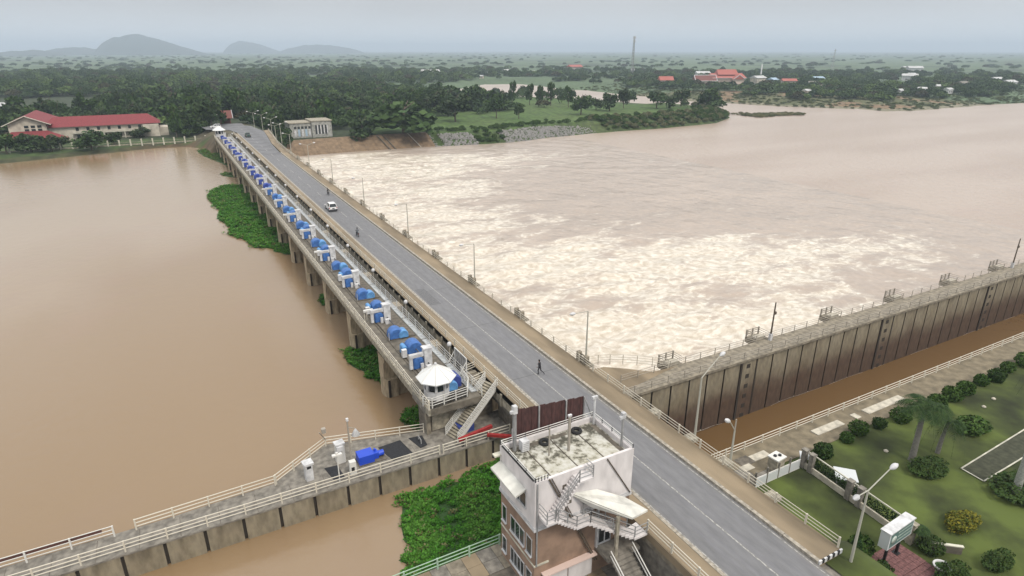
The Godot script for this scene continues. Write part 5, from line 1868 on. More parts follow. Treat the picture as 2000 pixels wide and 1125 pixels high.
func build_lawn_plants() -> void:
	var dk := Color(0.02, 0.045, 0.01)
	var lt := Color(0.085, 0.145, 0.033)
	var bushes := [make_bush(401, 900, 0.15, dk, lt), make_bush(402, 900, 0.15, dk, Color(0.038, 0.065, 0.018)), make_bush(403, 800, 0.16, Color(0.02, 0.045, 0.01), Color(0.07, 0.125, 0.028)), make_bush(404, 1500, 0.1, dk, Color(0.05, 0.075, 0.02)), make_bush(405, 1700, 0.09, Color(0.025, 0.05, 0.01), Color(0.2, 0.17, 0.02))]
	var row := [[52.4, -31.3, 1.0, 1, "dark wide bush nearest to the park wall, first of the row along the lock path"], [56.8, -31.8, 0.75, 2, "light green round bush, second of the row along the lock path"], [59.3, -32.2, 1.0, 0, "third bush of the row along the lock path, counted from the park wall"], [62.3, -31.8, 0.8, 1, "fourth bush of the row along the lock path, counted from the park wall"], [65.6, -31.5, 1.1, 0, "bush of the row along the lock path, left of the big palm"], [71.9, -31.2, 1.1, 2, "bush of the row along the lock path, hidden behind the big palm crown"], [75.2, -31.3, 1.1, 0, "bush of the row along the lock path, just right of the big palm"], [78.1, -31.4, 1.05, 2, "second bush of the row to the right of the big palm"], [82.0, -31.6, 0.9, 2, "third bush of the row to the right of the big palm"], [84.6, -31.2, 1.05, 1, "dark ball shaped bush, fourth to the right of the big palm"], [88.6, -31.8, 0.9, 0, "bush of the row right of the dark ball shaped bush"], [92.2, -31.6, 1.2, 0, "bush of the row at the edge of the picture"]]
	for b in row:
		var o := put("bush", bushes[b[3]], M.leaf)
		o.position = Vector3(b[0], lawn_height(b[0], b[1]), b[1])
		o.scale = Vector3.ONE * b[2] * Vector3(1.0, 1.12, 1.0)
		o.rotation.y = b[0]
		tag(o, b[4], "bush", "bushes in a row along the lock path")
	var mounds := [[70.4, -26.7, 2.2, 1.1, 1.5, 0, "wide clipped bush beside the drooping palm"], [59.3, -25.0, 2.4, 0.75, 1.5, 3, "low dark flower bed at the foot of the big palm"], [54.2, -19.3, 2.1, 0.75, 1.2, 4, "low bush mound with yellow leaves in the open lawn"], [63.6, -19.0, 3.4, 0.9, 2.4, 3, "large low bush bed round the pale palm trunk"], [47.3, -16.4, 1.7, 1.0, 1.0, 3, "dark hedge beside the round white planter"], [42.2, -19.0, 1.1, 1.3, 1.0, 3, "dark bush between the lawn lamp and the red plaza"], [43.3, -21.3, 1.3, 1.4, 0.9, 0, "dark bush just behind the sign board"], [41.6, -16.6, 1.8, 0.9, 1.4, 3, "dark hedge in front of the red plaza at the picture edge"], [48.9, -18.9, 1.2, 0.9, 1.0, 3, "dark bush at the foot of the small spiky palm"], [52.0, -15.5, 1.8, 0.8, 0.9, 3, "hedge at the lower right beyond the white planter"]]
	for b in mounds:
		var o := put("bush", bushes[b[5]], M.leaf)
		o.position = Vector3(b[0], LOT, b[1])
		o.scale = Vector3(b[2], b[3], b[4])
		tag(o, b[6], "bush", "shrub beds on the lawn")
	rng.seed = 66
	var p := thing("palm_tree", "big palm with a full crown standing in the lawn by the lock path", "palm tree", Vector3(59.6, LOT, -26.7))
	palm(p, 5.7, 28, 3.7, 0.42, Vector3(0.1, 0, -0.1), 0.28, M.palm_trunk)
	p = thing("palm_tree", "smaller palm with long drooping fronds right of the big palm", "palm tree", Vector3(63.2, LOT, -26.2))
	palm(p, 3.4, 9, 3.3, 1.15, Vector3(0.5, 0, 0), 0.2, M.palm_trunk)
	p = thing("palm_tree", "tall palm of which only the thick pale trunk shows at the picture edge", "palm tree", Vector3(63.2, LOT, -19.3))
	palm(p, 12.5, 14, 3.6, 1.0, Vector3(0.2, 0, 0), 0.3, M.white_bark)
	p = thing("palm_tree", "small spiky palm behind the sign board", "palm tree", Vector3(48.7, LOT, -19.8))
	palm(p, 1.5, 22, 1.1, 0.5, Vector3.ZERO, 0.09, M.palm_trunk)
	# cypress shrub beside the lamp
	st_cone(Vector3(40.6, -2.2, -20.3), 0.75, 2.6, "dark cone shaped shrub between the street lamp and the sign board")

func st_cone(at: Vector3, r: float, h: float, label: String) -> void:
	var st := mb()
	for k in 700:
		var t := pow(rng.randf(), 0.7)
		var a := rng.randf() * TAU
		var rr := r * (1.0 - t * 0.92) * rng.randf_range(0.75, 1.05)
		leaf(st, Vector3(cos(a) * rr, h * t, sin(a) * rr), 0.13, Color(0.012, 0.03, 0.01).lerp(Color(0.035, 0.07, 0.02), rng.randf()), Vector3(cos(a), 0.5, sin(a)))
	var o := build(st, "cone_shrub", M.leaf)
	o.position = at
	tag(o, label, "shrub")

# ---------------------------------------------------------------- things on the lawn
func build_lawn_things() -> void:
	# hedge wall of the park: pale base, pillars, thin top bar, hedge between
	var w := thing("park_wall", "low pale park wall with gray pillars and a clipped hedge along the lawn", "wall", Vector3(48.9, LOT, -31.2))
	var a := Vector3(0.4, 0, 0)
	var b := Vector3(-0.6, 0, 11.0)
	var d := b - a
	var turn := atan2(-d.z, d.x)
	var st := mb()
	box(st, (a + b) / 2 + Vector3(0, 0.3, 0), Vector3(d.length(), 0.6, 0.16), Basis(Vector3.UP, turn))
	build(st, "base", M.slab, w)
	st = mb()
	box(st, (a + b) / 2 + Vector3(0.5, 1.55, 0), Vector3(d.length(), 0.1, 0.1), Basis(Vector3.UP, turn))
	build(st, "top_bar", M.cream, w)
	st = mb()
	rng.seed = 88
	for k in 1700:
		var t := rng.randf()
		var c: Vector3 = a + d * t + Vector3(rng.randf_range(0.15, 0.85), rng.randf_range(0.1, 1.35), rng.randf_range(-0.1, 0.1))
		leaf(st, c, 0.16, Color(0.012, 0.025, 0.008).lerp(Color(0.03, 0.055, 0.016), rng.randf()), Vector3(-0.3, 0.7, 0))
	tag(build(st, "hedge", M.leaf, w), "", "", "", "stuff")
	for t in [0.0, 0.08, 0.46, 0.56, 1.0]:
		st = mb()
		var c: Vector3 = a + d * t
		bx(st, c.x - 0.22, 0, c.z - 0.22, c.x + 0.22, 1.9, c.z + 0.22)
		bx(st, c.x - 0.28, 1.9, c.z - 0.28, c.x + 0.28, 2.02, c.z + 0.28)
		build(st, "pillar", M.concrete_gray if t < 0.9 else M.concrete_pale, w)
	var w2 := thing("park_wall", "short low park wall behind the sign, at the lower right", "wall", Vector3(49.2, LOT, -18.8))
	st = mb()
	box(st, Vector3(0.7, 0.35, 0.6), Vector3(2.2, 0.7, 0.2), Basis(Vector3.UP, -0.7))
	build(st, "base", M.concrete_dark, w2)
	st = mb()
	box(st, Vector3(0.7, 0.75, 0.6), Vector3(2.3, 0.09, 0.26), Basis(Vector3.UP, -0.7))
	build(st, "top_bar", M.cream, w2)
	# flat gray panels on posts beside the wall
	for q in [[Vector3(50.6, LOT, -27.7), 0.95, "larger flat gray board lying on short legs behind the park wall"], [Vector3(49.9, LOT, -31.4), 0.6, "smaller flat gray board on legs at the head of the park wall"]]:
		var t := thing("board_table", q[2], "board", q[0], 0.75, "flat boards behind the park wall")
		st = mb()
		bx(st, -q[1], 0.9, -q[1], q[1], 1.0, q[1])
		build(st, "board", M.mirror, t)
		for s in [[-1, -1], [1, -1], [1, 1], [-1, 1]]:
			st = mb()
			bx(st, s[0] * (q[1] - 0.15) - 0.05, 0, s[1] * (q[1] - 0.15) - 0.05, s[0] * (q[1] - 0.15) + 0.05, 0.9, s[1] * (q[1] - 0.15) + 0.05)
			build(st, "leg", M.steel, t)
	# gate between road railing and park wall
	var g := thing("slide_gate", "gray and white panelled gate between the bridge railing and the park wall", "gate", Vector3(42.6, LOT, -31.2))
	for k in 4:
		st = mb()
		bx(st, 1.55 * k + 0.06, 0.1, -0.04, 1.55 * k + 1.5, 0.95, 0.04)
		build(st, "panel", M.mirror, g)
		st = mb()
		bx(st, 1.55 * k - 0.05, 0, -0.08, 1.55 * k + 0.05, 1.75, 0.08)
		build(st, "post", M.concrete_gray, g)
	st = mb()
	bx(st, 0, 1.0, -0.03, 6.2, 1.08, 0.03)
	bx(st, 0, 0.02, -0.05, 6.2, 0.09, 0.05)
	build(st, "rail", M.rail_white, g)
	# white cabinet by the lock path
	var c := thing("path_cabinet", "white cabinet with black caps on top beside the lawn path", "cabinet", Vector3(46.3, LOT, -32.0), 0.1)
	st = mb()
	bx(st, -0.6, 0, -0.5, 0.6, 1.65, 0.5)
	build(st, "case", M.concrete_pale, c)
	st = mb()
	bx(st, -0.68, 1.65, -0.58, 0.68, 1.78, 0.58)
	build(st, "lid", M.rail_white, c)
	for x in [-0.2, 0.25]:
		st = mb()
		tube(st, Vector3(x, 1.78, 0.1 * signf(x)), Vector3(x, 1.92, 0.1 * signf(x)), 0.17, 0.15, 8)
		build(st, "cap", M.black, c)
	# sunken paved yard before the gate
	for i in 4:
		for j in 3:
			st = mb()
			bx(st, 39.0 + i * 1.7, LOT + 0.02, -35.1 + j * 1.3, 40.66 + i * 1.7, LOT + 0.085 + 0.01 * ((i + j) % 2), -33.84 + j * 1.3)
			tag(structure(build(st, "yard_slab", [M.concrete_dark, M.concrete_gray, M.path][(i + j * 2) % 3])), "", "", "", "structure")
	# ball court lines and surface
	st = mb()
	quad(st, Vector3(62.5, LOT + 0.06, -23.6), Vector3(90, LOT + 0.06, -24.6), Vector3(90, LOT + 0.06, -21.9), Vector3(62.3, LOT + 0.06, -21.5))
	structure(build(st, "court", M.court))
	var lines := [[Vector3(62.5, 0, -23.6), Vector3(90, 0, -24.6)], [Vector3(62.5, 0, -23.6), Vector3(62.3, 0, -21.5)], [Vector3(62.3, 0, -21.5), Vector3(90, 0, -21.9)]]
	for l in lines:
		st = mb()
		var v: Vector3 = l[1] - l[0]
		box(st, (l[0] + l[1]) / 2 + Vector3(0, LOT + 0.075, 0), Vector3(v.length() + 0.12, 0.03, 0.13), Basis(Vector3.UP, atan2(-v.z, v.x)))
		structure(build(st, "court_line", M.cream))
	# red plaza with the sign
	var pz := thing("plaza", "small red tiled plaza with two steps under the sign board", "plaza", Vector3(45.3, LOT, -19.3))
	for i in 8:
		for j in 7:
			st = mb()
			bx(st, -1.9 + 0.5 * i, 0.0, -1.5 + 0.5 * j, -1.42 + 0.5 * i, 0.14 - (0.06 if j == 5 else 0.1 if j == 6 else 0.0) + rng.randf() * 0.006, -1.02 + 0.5 * j)
			build(st, "tile", M.plaza, pz)
	st = mb()
	bx(st, -1.95, -0.1, -1.55, 2.15, 0.03, 2.05)
	build(st, "joint_bed", M.concrete_dark, pz)
	var sg := thing("sign_board", "sign board with a round emblem and pale lettering on two dark posts", "sign", Vector3(45.2, LOT + 0.05, -19.95), 0.06)
	for x in [-0.85, 0.95]:
		st = mb()
		bx(st, x - 0.09, 0, -0.09, x + 0.09, 1.9, 0.09)
		bx(st, x - 0.25, 0, -0.25, x + 0.25, 0.12, 0.25)
		build(st, "post", M.black, sg)
	st = mb()
	bx(st, -1.75, 1.9, -0.36, 1.75, 3.4, 0.36)
	build(st, "box", M.mirror, sg)
	st = mb()
	bx(st, -1.8, 3.402, -0.42, 1.8, 3.5, 0.42)
	build(st, "top", M.white, sg)
	st = mb()
	bx(st, -1.55, 2.02, 0.362, 1.6, 3.28, 0.37)
	var face := build(st, "face", M.sign_face, sg)
	st = mb()
	lathe(st, [Vector2(0, 0.02), Vector2(0.36, 0.02), Vector2(0.36, 0.0)], Vector3.ZERO, 18)
	lathe(st, [Vector2(0.2, 0.03), Vector2(0.27, 0.03), Vector2(0.27, 0.0)], Vector3.ZERO, 18)
	var em := build(st, "emblem", M.sign_print, face)
	em.rotation.x = PI / 2
	em.position = Vector3(-1.05, 2.65, 0.372)
	for k in 3:
		st = mb()
		var x := -0.5
		while x < 1.45:
			var ww := rng.randf_range(0.05, 0.13)
			bx(st, x, 3.0 - 0.36 * k, 0.371, minf(x + ww, 1.5), 3.12 - 0.36 * k, 0.376)
			x += ww + rng.randf_range(0.025, 0.06)
		build(st, "lettering", M.sign_print, face)
	var pt := thing("planter", "round white rimmed planter at the lower right corner", "planter", Vector3(47.35, LOT, -17.2))
	st = mb()
	lathe(st, [Vector2(0.35, 0), Vector2(0.6, 0.6), Vector2(0.66, 0.62), Vector2(0.64, 0.7), Vector2(0.52, 0.7), Vector2(0.5, 0.55)], Vector3.ZERO, 18)
	build(st, "pot", M.white, pt)
	st = mb()
	lathe(st, [Vector2(0, 0.56), Vector2(0.5, 0.55)], Vector3.ZERO, 18)
	build(st, "soil", M.weed_bed, pt)
	# small pale stones in the grass
	for q in [[79.6, -29.0, "pale stone in the grass, right of the big palm, farther one"], [76.7, -28.6, "pale stone in the grass, right of the big palm, nearer one"], [58.8, -28.8, "pale stone left of the big palm trunk"], [50.9, -27.0, "pale stone on the grass behind the park wall"]]:
		st = mb()
		lathe(st, [Vector2(0.2, 0), Vector2(0.24, 0.1), Vector2(0.14, 0.2), Vector2(0, 0.22)], Vector3.ZERO, 7, false)
		var o := build(st, "stone", M.slab)
		o.position = Vector3(q[0], LOT + 0.02, q[1])
		tag(o, q[2], "stone", "pale stones in the grass")

# ---------------------------------------------------------------- people and vehicles
# one continuous skin over tapered bones: [from, to, radius, radius, colour]
func skin(bones: Array, cell: float) -> ArrayMesh:
	var lo := Vector3.ONE * 1e9
	var hi := -lo
	for b in bones:
		var r: float = maxf(b[2], b[3]) + cell * 2.5
		for p in [b[0], b[1]]:
			lo = lo.min(p - Vector3.ONE * r)
			hi = hi.max(p + Vector3.ONE * r)
	var n := Vector3i(((hi - lo) / cell).ceil()) + Vector3i.ONE
	var f := PackedFloat32Array()
	f.resize(n.x * n.y * n.z)
	f.fill(1.0)
	for b in bones:
		var r: float = maxf(b[2], b[3]) + cell * 3.0
		var p0 := Vector3i(((b[0].min(b[1]) - Vector3.ONE * r - lo) / cell).floor()).clamp(Vector3i.ZERO, n - Vector3i.ONE)
		var p1 := Vector3i(((b[0].max(b[1]) + Vector3.ONE * r - lo) / cell).ceil()).clamp(Vector3i.ZERO, n - Vector3i.ONE)
		var ax: Vector3 = b[1] - b[0]
		var l2 := maxf(ax.length_squared(), 1e-9)
		for z in range(p0.z, p1.z + 1):
			for y in range(p0.y, p1.y + 1):
				for x in range(p0.x, p1.x + 1):
					var q := lo + Vector3(x, y, z) * cell
					var t := clampf((q - b[0]).dot(ax) / l2, 0.0, 1.0)
					var dd := q.distance_to(b[0] + ax * t) - lerpf(b[2], b[3], t)
					var k := (z * n.y + y) * n.x + x
					var h := maxf(0.035 - absf(f[k] - dd), 0.0) / 0.035
					f[k] = minf(f[k], dd) - h * h * 0.035 * 0.25
	var at := {}
	var v := PackedVector3Array()
	var c := PackedColorArray()
	var ids := PackedInt32Array()
	var corner := [0, 1, n.x, n.x + 1, n.x * n.y, n.x * n.y + 1, n.x * n.y + n.x, n.x * n.y + n.x + 1]
	var edges := [[0, 1], [2, 3], [4, 5], [6, 7], [0, 2], [1, 3], [4, 6], [5, 7], [0, 4], [1, 5], [2, 6], [3, 7]]
	for z in n.z - 1:
		for y in n.y - 1:
			for x in n.x - 1:
				var k := (z * n.y + y) * n.x + x
				var inside := 0
				for m in 8:
					if f[k + corner[m]] < 0.0: inside += 1
				if inside == 0 or inside == 8: continue
				var s := Vector3.ZERO
				var m2 := 0
				for e in edges:
					var fa := f[k + corner[e[0]]]
					var fb := f[k + corner[e[1]]]
					if (fa < 0.0) != (fb < 0.0):
						var t := fa / (fa - fb)
						var pa := Vector3(e[0] & 1, (e[0] >> 1) & 1, e[0] >> 2)
						var pb := Vector3(e[1] & 1, (e[1] >> 1) & 1, e[1] >> 2)
						s += pa.lerp(pb, t)
						m2 += 1
				var p := lo + (Vector3(x, y, z) + s / m2) * cell
				at[k] = v.size()
				v.append(p)
				var best := 1e9
				var col := Color.WHITE
				for b in bones:
					var ax: Vector3 = b[1] - b[0]
					var t := clampf((p - b[0]).dot(ax) / maxf(ax.length_squared(), 1e-9), 0.0, 1.0)
					var dd: float = p.distance_to(b[0] + ax * t) - lerpf(b[2], b[3], t)
					if dd < best:
						best = dd
						col = b[4]
				c.append(col)
	for z in range(1, n.z - 1):
		for y in range(1, n.y - 1):
			for x in range(1, n.x - 1):
				var k := (z * n.y + y) * n.x + x
				for ax in 3:
					var step: int = [1, n.x, n.x * n.y][ax]
					var u: int = [n.x, n.x * n.y, 1][ax]
					var w: int = [n.x * n.y, 1, n.x][ax]
					if (f[k] < 0.0) == (f[k + step] < 0.0): continue
					if not (at.has(k) and at.has(k - u) and at.has(k - w) and at.has(k - u - w)): continue
					var q := [at[k], at[k - u], at[k - u - w], at[k - w]]
					if f[k] < 0.0: ids.append_array([q[0], q[2], q[1], q[0], q[3], q[2]])
					else: ids.append_array([q[0], q[1], q[2], q[0], q[2], q[3]])
	var nn := PackedVector3Array()
	nn.resize(v.size())
	for k in range(0, ids.size(), 3):
		var g := (v[ids[k + 2]] - v[ids[k]]).cross(v[ids[k + 1]] - v[ids[k]])
		for m in 3: nn[ids[k + m]] += g
	for k in nn.size(): nn[k] = nn[k].normalized()
	var a := []
	a.resize(Mesh.ARRAY_MAX)
	a[Mesh.ARRAY_VERTEX] = v
	a[Mesh.ARRAY_NORMAL] = nn
	a[Mesh.ARRAY_COLOR] = c
	a[Mesh.ARRAY_INDEX] = ids
	var me := ArrayMesh.new()
	me.add_surface_from_arrays(Mesh.PRIMITIVE_TRIANGLES, a)
	return me

func head_and_torso(hip: Vector3, chest: Vector3, top: Color, skin_: Color, hair: Color, helmet: bool) -> Array:
	# faces -z
	var neck := chest + Vector3(0, 0.16, -0.01)
	var head := chest + Vector3(0, 0.32, -0.03)
	var r := [[hip, hip.lerp(chest, 0.5), 0.15, 0.14, top], [hip.lerp(chest, 0.5), chest, 0.14, 0.15, top], [chest + Vector3(-0.13, 0.02, 0), chest + Vector3(0.13, 0.02, 0), 0.085, 0.085, top], [chest, neck, 0.08, 0.055, skin_], [head + Vector3(0, -0.04, -0.02), head + Vector3(0, 0.05, 0), 0.082, 0.098, skin_], [head + Vector3(0, -0.03, -0.1), head + Vector3(0, 0.0, -0.095), 0.016, 0.014, skin_], [head + Vector3(-0.088, 0, 0), head + Vector3(-0.09, 0.03, 0), 0.016, 0.018, skin_], [head + Vector3(0.088, 0, 0), head + Vector3(0.09, 0.03, 0), 0.016, 0.018, skin_]]
	r.append([head + Vector3(0, 0.06, 0.02), head + Vector3(0, 0.0, 0.04), 0.125 if helmet else 0.104, 0.115 if helmet else 0.09, hair])
	return r

func arm(s: Vector3, e: Vector3, w: Vector3, sleeve: Color, skin_: Color) -> Array:
	var d := (w - e).normalized()
	var r := [[s, e, 0.052, 0.042, sleeve], [e, w, 0.04, 0.03, sleeve], [w, w + d * 0.07, 0.034, 0.03, skin_]]
	var b := side_of(d)
	for k in 4:
		var o: Vector3 = b.x * (0.03 - 0.02 * k)
		r.append([w + d * 0.08 + o, w + d * (0.14 + (0.012 if k == 1 or k == 2 else 0.0)) + o + b.z * 0.02, 0.0095, 0.0085, skin_])
	r.append([w + d * 0.02 + b.x * 0.035, w + d * 0.08 + b.x * 0.06 + b.z * 0.015, 0.011, 0.009, skin_])
	return r

func leg_bones(h: Vector3, k: Vector3, a: Vector3, toe: Vector3, cloth: Color, shoe: Color) -> Array:
	return [[h, k, 0.088, 0.06, cloth], [k, a, 0.058, 0.045, cloth], [a + Vector3(0, -0.03, 0.02), a + toe, 0.042, 0.034, shoe]]

func build_people() -> void:
	var black := Color(0.014, 0.014, 0.018)
	var sk := Color(0.2, 0.105, 0.065)
	var bones := head_and_torso(Vector3(0, 0.93, 0), Vector3(0, 1.36, -0.05), black, sk, Color(0.01, 0.009, 0.008), false)
	bones += leg_bones(Vector3(-0.1, 0.92, 0), Vector3(-0.1, 0.5, -0.14), Vector3(-0.1, 0.09, -0.06), Vector3(0, -0.05, -0.17), black, Color(0.02, 0.02, 0.02))
	bones += leg_bones(Vector3(0.1, 0.92, 0), Vector3(0.11, 0.48, 0.1), Vector3(0.11, 0.3, 0.5), Vector3(0, -0.15, 0.05), black, Color(0.02, 0.02, 0.02))
	bones += arm(Vector3(-0.2, 1.38, -0.04), Vector3(-0.27, 1.1, 0.1), Vector3(-0.26, 0.98, -0.12), black, sk)
	bones += arm(Vector3(0.2, 1.38, -0.04), Vector3(0.27, 1.11, -0.1), Vector3(0.24, 1.06, -0.33), black, sk)
	var p := put("person", skin(bones, 0.019), M.painted)
	p.position = Vector3(32.55, 0.006, -53.2)
	p.rotation.y = 0.45
	tag(p, "person in black clothes walking along the middle of the road", "person")
	# riders
	for q in [[Vector3(30.1, 0, -118.0), 0.0, Color(0.09, 0.1, 0.11), Color(0.02, 0.02, 0.025), "person in a gray shirt riding away on a motorcycle in the left lane", "dark motorcycle in the left lane under the rider in gray"], [Vector3(34.0, 0, -158.5), PI, Color(0.012, 0.012, 0.014), Color(0.012, 0.012, 0.014), "person in dark clothes on a motorcycle near the right kerb, beyond the white car", "black motorcycle near the right kerb, beyond the white car"]]:
		bones = head_and_torso(Vector3(0, 0.86, 0.1), Vector3(0, 1.3, 0.0), q[2], sk, q[3], true)
		for s in [-1.0, 1.0]:
			bones += leg_bones(Vector3(0.1 * s, 0.85, 0.08), Vector3(0.19 * s, 0.72, -0.32), Vector3(0.2 * s, 0.32, -0.1), Vector3(0, -0.04, -0.18), Color(0.02, 0.022, 0.035), black)
			bones += arm(Vector3(0.2 * s, 1.31, 0.0), Vector3(0.3 * s, 1.1, -0.2), Vector3(0.3 * s, 1.0, -0.42), q[2], sk)
		var r := put("person", skin(bones, 0.024), M.painted)
		r.position = q[0]
		r.rotation.y = q[1]
		tag(r, q[4], "person")
		var m := thing("motorcycle", q[5], "motorcycle", q[0], q[1])
		for z in [-0.62, 0.62]:
			var st := mb()
			for k in 14:
				var a0 := TAU * k / 14.0
				var a1 := TAU * (k + 1) / 14.0
				tube(st, Vector3(0, 0.29 + sin(a0) * 0.24, z + cos(a0) * 0.24), Vector3(0, 0.29 + sin(a1) * 0.24, z + cos(a1) * 0.24), 0.05, 0.05, 6, false)
			var w := build(st, "wheel", M.tyre, m)
			st = mb()
			tube(st, Vector3(-0.05, 0.29, z), Vector3(0.05, 0.29, z), 0.19, 0.19, 10)
			build(st, "rim", M.steel, w)
		var st := mb()
		extrude(st, PackedVector2Array([Vector2(-0.35, 0.4), Vector2(0.4, 0.45), Vector2(0.78, 0.62), Vector2(0.75, 0.72), Vector2(0.1, 0.72), Vector2(-0.25, 0.62), Vector2(-0.42, 0.95), Vector2(-0.52, 0.92)]), -0.13, 0.13, Transform3D(Basis(Vector3(0, 0, 1), Vector3(0, 1, 0), Vector3(1, 0, 0)), Vector3.ZERO))
		build(st, "body", M.steel_dark, m)
		st = mb()
		bx(st, -0.12, 0.72, -0.05, 0.12, 0.79, 0.72)
		build(st, "seat", M.black, m)
		st = mb()
		tube(st, Vector3(-0.33, 1.0, -0.42), Vector3(0.33, 1.0, -0.42), 0.02, 0.02, 6)
		tube(st, Vector3(0, 0.98, -0.45), Vector3(0, 0.29, -0.62), 0.035, 0.03, 6)
		build(st, "handlebar", M.steel, m)
		st = mb()
		bx(st, -0.07, 0.62, 0.76, 0.07, 0.7, 0.8)
		build(st, "tail_light", M.tail_red, m)

# a car that points to -z; profile of the body side in (z, y)
func car(called: String, label: String, category: String, at: Vector3, turn: float, paint: Material, pickup: bool) -> void:
	var o := thing(called, label, category, at, turn)
	var sidexf := Transform3D(Basis(Vector3(0, 0, 1), Vector3(0, 1, 0), Vector3(1, 0, 0)), Vector3.ZERO)
	var st := mb()
	var low := PackedVector2Array([Vector2(-2.3, 0.35), Vector2(2.3, 0.35), Vector2(2.36, 0.6), Vector2(2.3, 1.05), Vector2(-0.9, 1.08), Vector2(-2.1, 0.98), Vector2(-2.36, 0.75)])
	extrude(st, low, -0.9, 0.9, sidexf)
	build(st, "body", paint, o)
	# cabin: four sided, narrowing to the roof
	var z0 := -0.95
	var z1 := 0.75 if pickup else 2.2
	var c: Array = [Vector3(-0.86, 1.06, z0), Vector3(0.86, 1.06, z0), Vector3(0.86, 1.06, z1), Vector3(-0.86, 1.06, z1)]
	var t := [Vector3(-0.66, 1.72, z0 + 0.75), Vector3(0.66, 1.72, z0 + 0.75), Vector3(0.66, 1.72, z1 - 0.3), Vector3(-0.66, 1.72, z1 - 0.3)]
	st = mb()
	for k in 4:
		quad(st, c[k], t[k], t[(k + 1) % 4], c[(k + 1) % 4])
	build(st, "window", M.glass, o)
	st = mb()
	quad(st, t[0] + Vector3(-0.03, 0.02, -0.05), t[1] + Vector3(0.03, 0.02, -0.05), t[2] + Vector3(0.03, 0.02, 0.05), t[3] + Vector3(-0.03, 0.02, 0.05))
	for k in 4: tube(st, c[k], t[k], 0.055, 0.055, 5)
	tube(st, t[0], t[3], 0.05, 0.05, 5)
	tube(st, t[1], t[2], 0.05, 0.05, 5)
	for x in [-1.0, 1.0]:
		tube(st, Vector3(0.86 * x, 1.06, 0.3), Vector3(0.66 * x, 1.72, 0.3), 0.05, 0.05, 5)
	build(st, "roof", paint, o)
	if pickup:
		st = mb()
		bx(st, -0.78, 1.04, 0.95, 0.78, 1.09, 2.2)
		build(st, "load_bed", M.steel_dark, o)
	for x in [-0.85, 0.85]:
		for z in [-1.45, 1.4]:
			st = mb()
			tube(st, Vector3(x - 0.12, 0.37, z), Vector3(x + 0.12, 0.37, z), 0.37, 0.37, 14)
			var w := build(st, "wheel", M.tyre, o)
			st = mb()
			tube(st, Vector3(x - 0.125, 0.37, z), Vector3(x + 0.125, 0.37, z), 0.2, 0.2, 10)
			build(st, "rim", M.steel, w)
		st = mb()
		bx(st, x - 0.05 * signf(x) - 0.12, 0.78, 2.28, x - 0.05 * signf(x) + 0.05, 1.0, 2.385)
		build(st, "tail_light", M.tail_red, o)
		st = mb()
		bx(st, x - 0.2, 0.7, -2.4, x + 0.02, 0.86, -2.3)
		build(st, "headlight", M.white, o)
		st = mb()
		bx(st, x + 0.06 * signf(x) - 0.1, 1.1, -0.75, x + 0.06 * signf(x) + 0.1, 1.24, -0.62)
		build(st, "mirror", paint, o)
	st = mb()
	bx(st, -0.88, 0.3, 2.3, 0.88, 0.6, 2.44)
	bx(st, -0.88, 0.3, -2.42, 0.88, 0.55, -2.3)
	build(st, "bumper", M.steel_dark, o)
	st = mb()
	bx(st, -0.26, 0.7, 2.35, 0.26, 0.86, 2.39)
	build(st, "number_plate", M.black, o)

func build_cars() -> void:
	car("car", "white car with dark windows driving away in the left lane", "car", Vector3(30.9, 0, -142.5), -0.02, M.car_white, false)
	car("pickup_truck", "dark green pickup truck at the far end of the bridge", "pickup truck", Vector3(31.3, 0, -288), 0.03, M.car_green, true)
	car("car", "white car crossing at the far road end, before the red roofed gatehouse", "car", Vector3(22.5, -0.2, -331), PI / 2, M.car_white, false)

# ---------------------------------------------------------------- the far bank
func gable_roof(st: SurfaceTool, x0: float, x1: float, z0: float, z1: float, y: float, h: float, along_x: bool, hip := 0.0) -> void:
	# z0 is the near side (larger z)
	var zm := (z0 + z1) / 2
	var xm := (x0 + x1) / 2
	var a := Vector3(x0, y, z0)
	var b := Vector3(x1, y, z0)
	var c := Vector3(x1, y, z1)
	var d := Vector3(x0, y, z1)
	var p := Vector3(x0 + hip, y + h, zm) if along_x else Vector3(xm, y + h, z0 - hip)
	var q := Vector3(x1 - hip, y + h, zm) if along_x else Vector3(xm, y + h, z1 + hip)
	if along_x:
		quad(st, a, p, q, b)
		quad(st, c, q, p, d)
		tri(st, b, q, c)
		tri(st, d, p, a)
	else:
		quad(st, b, p, q, c)
		quad(st, d, q, p, a)
		tri(st, a, p, b)
		tri(st, c, q, d)
	quad(st, a, b, c, d)

func house(label: String, at: Vector3, w: float, roof: Material, wall: Material, turn: float, group: String) -> void:
	var o := thing("house", label, "house", at, turn, group)
	var st := mb()
	bx(st, -w / 2, -0.5, -w * 0.3, w / 2, w * 0.28 + 1.2, w * 0.3)
	build(st, "wall", wall, o)
	st = mb()
	gable_roof(st, -w * 0.56, w * 0.56, w * 0.37, -w * 0.37, w * 0.28 + 1.21, w * 0.13 + 0.5, true)
	build(st, "roof", roof, o)
	for k in 2:
		st = mb()
		bx(st, -w * 0.3 + w * 0.4 * k, 0.9, w * 0.3 + 0.005, -w * 0.12 + w * 0.4 * k, 2.0, w * 0.3 + 0.06)
		build(st, "window", M.glass, o)

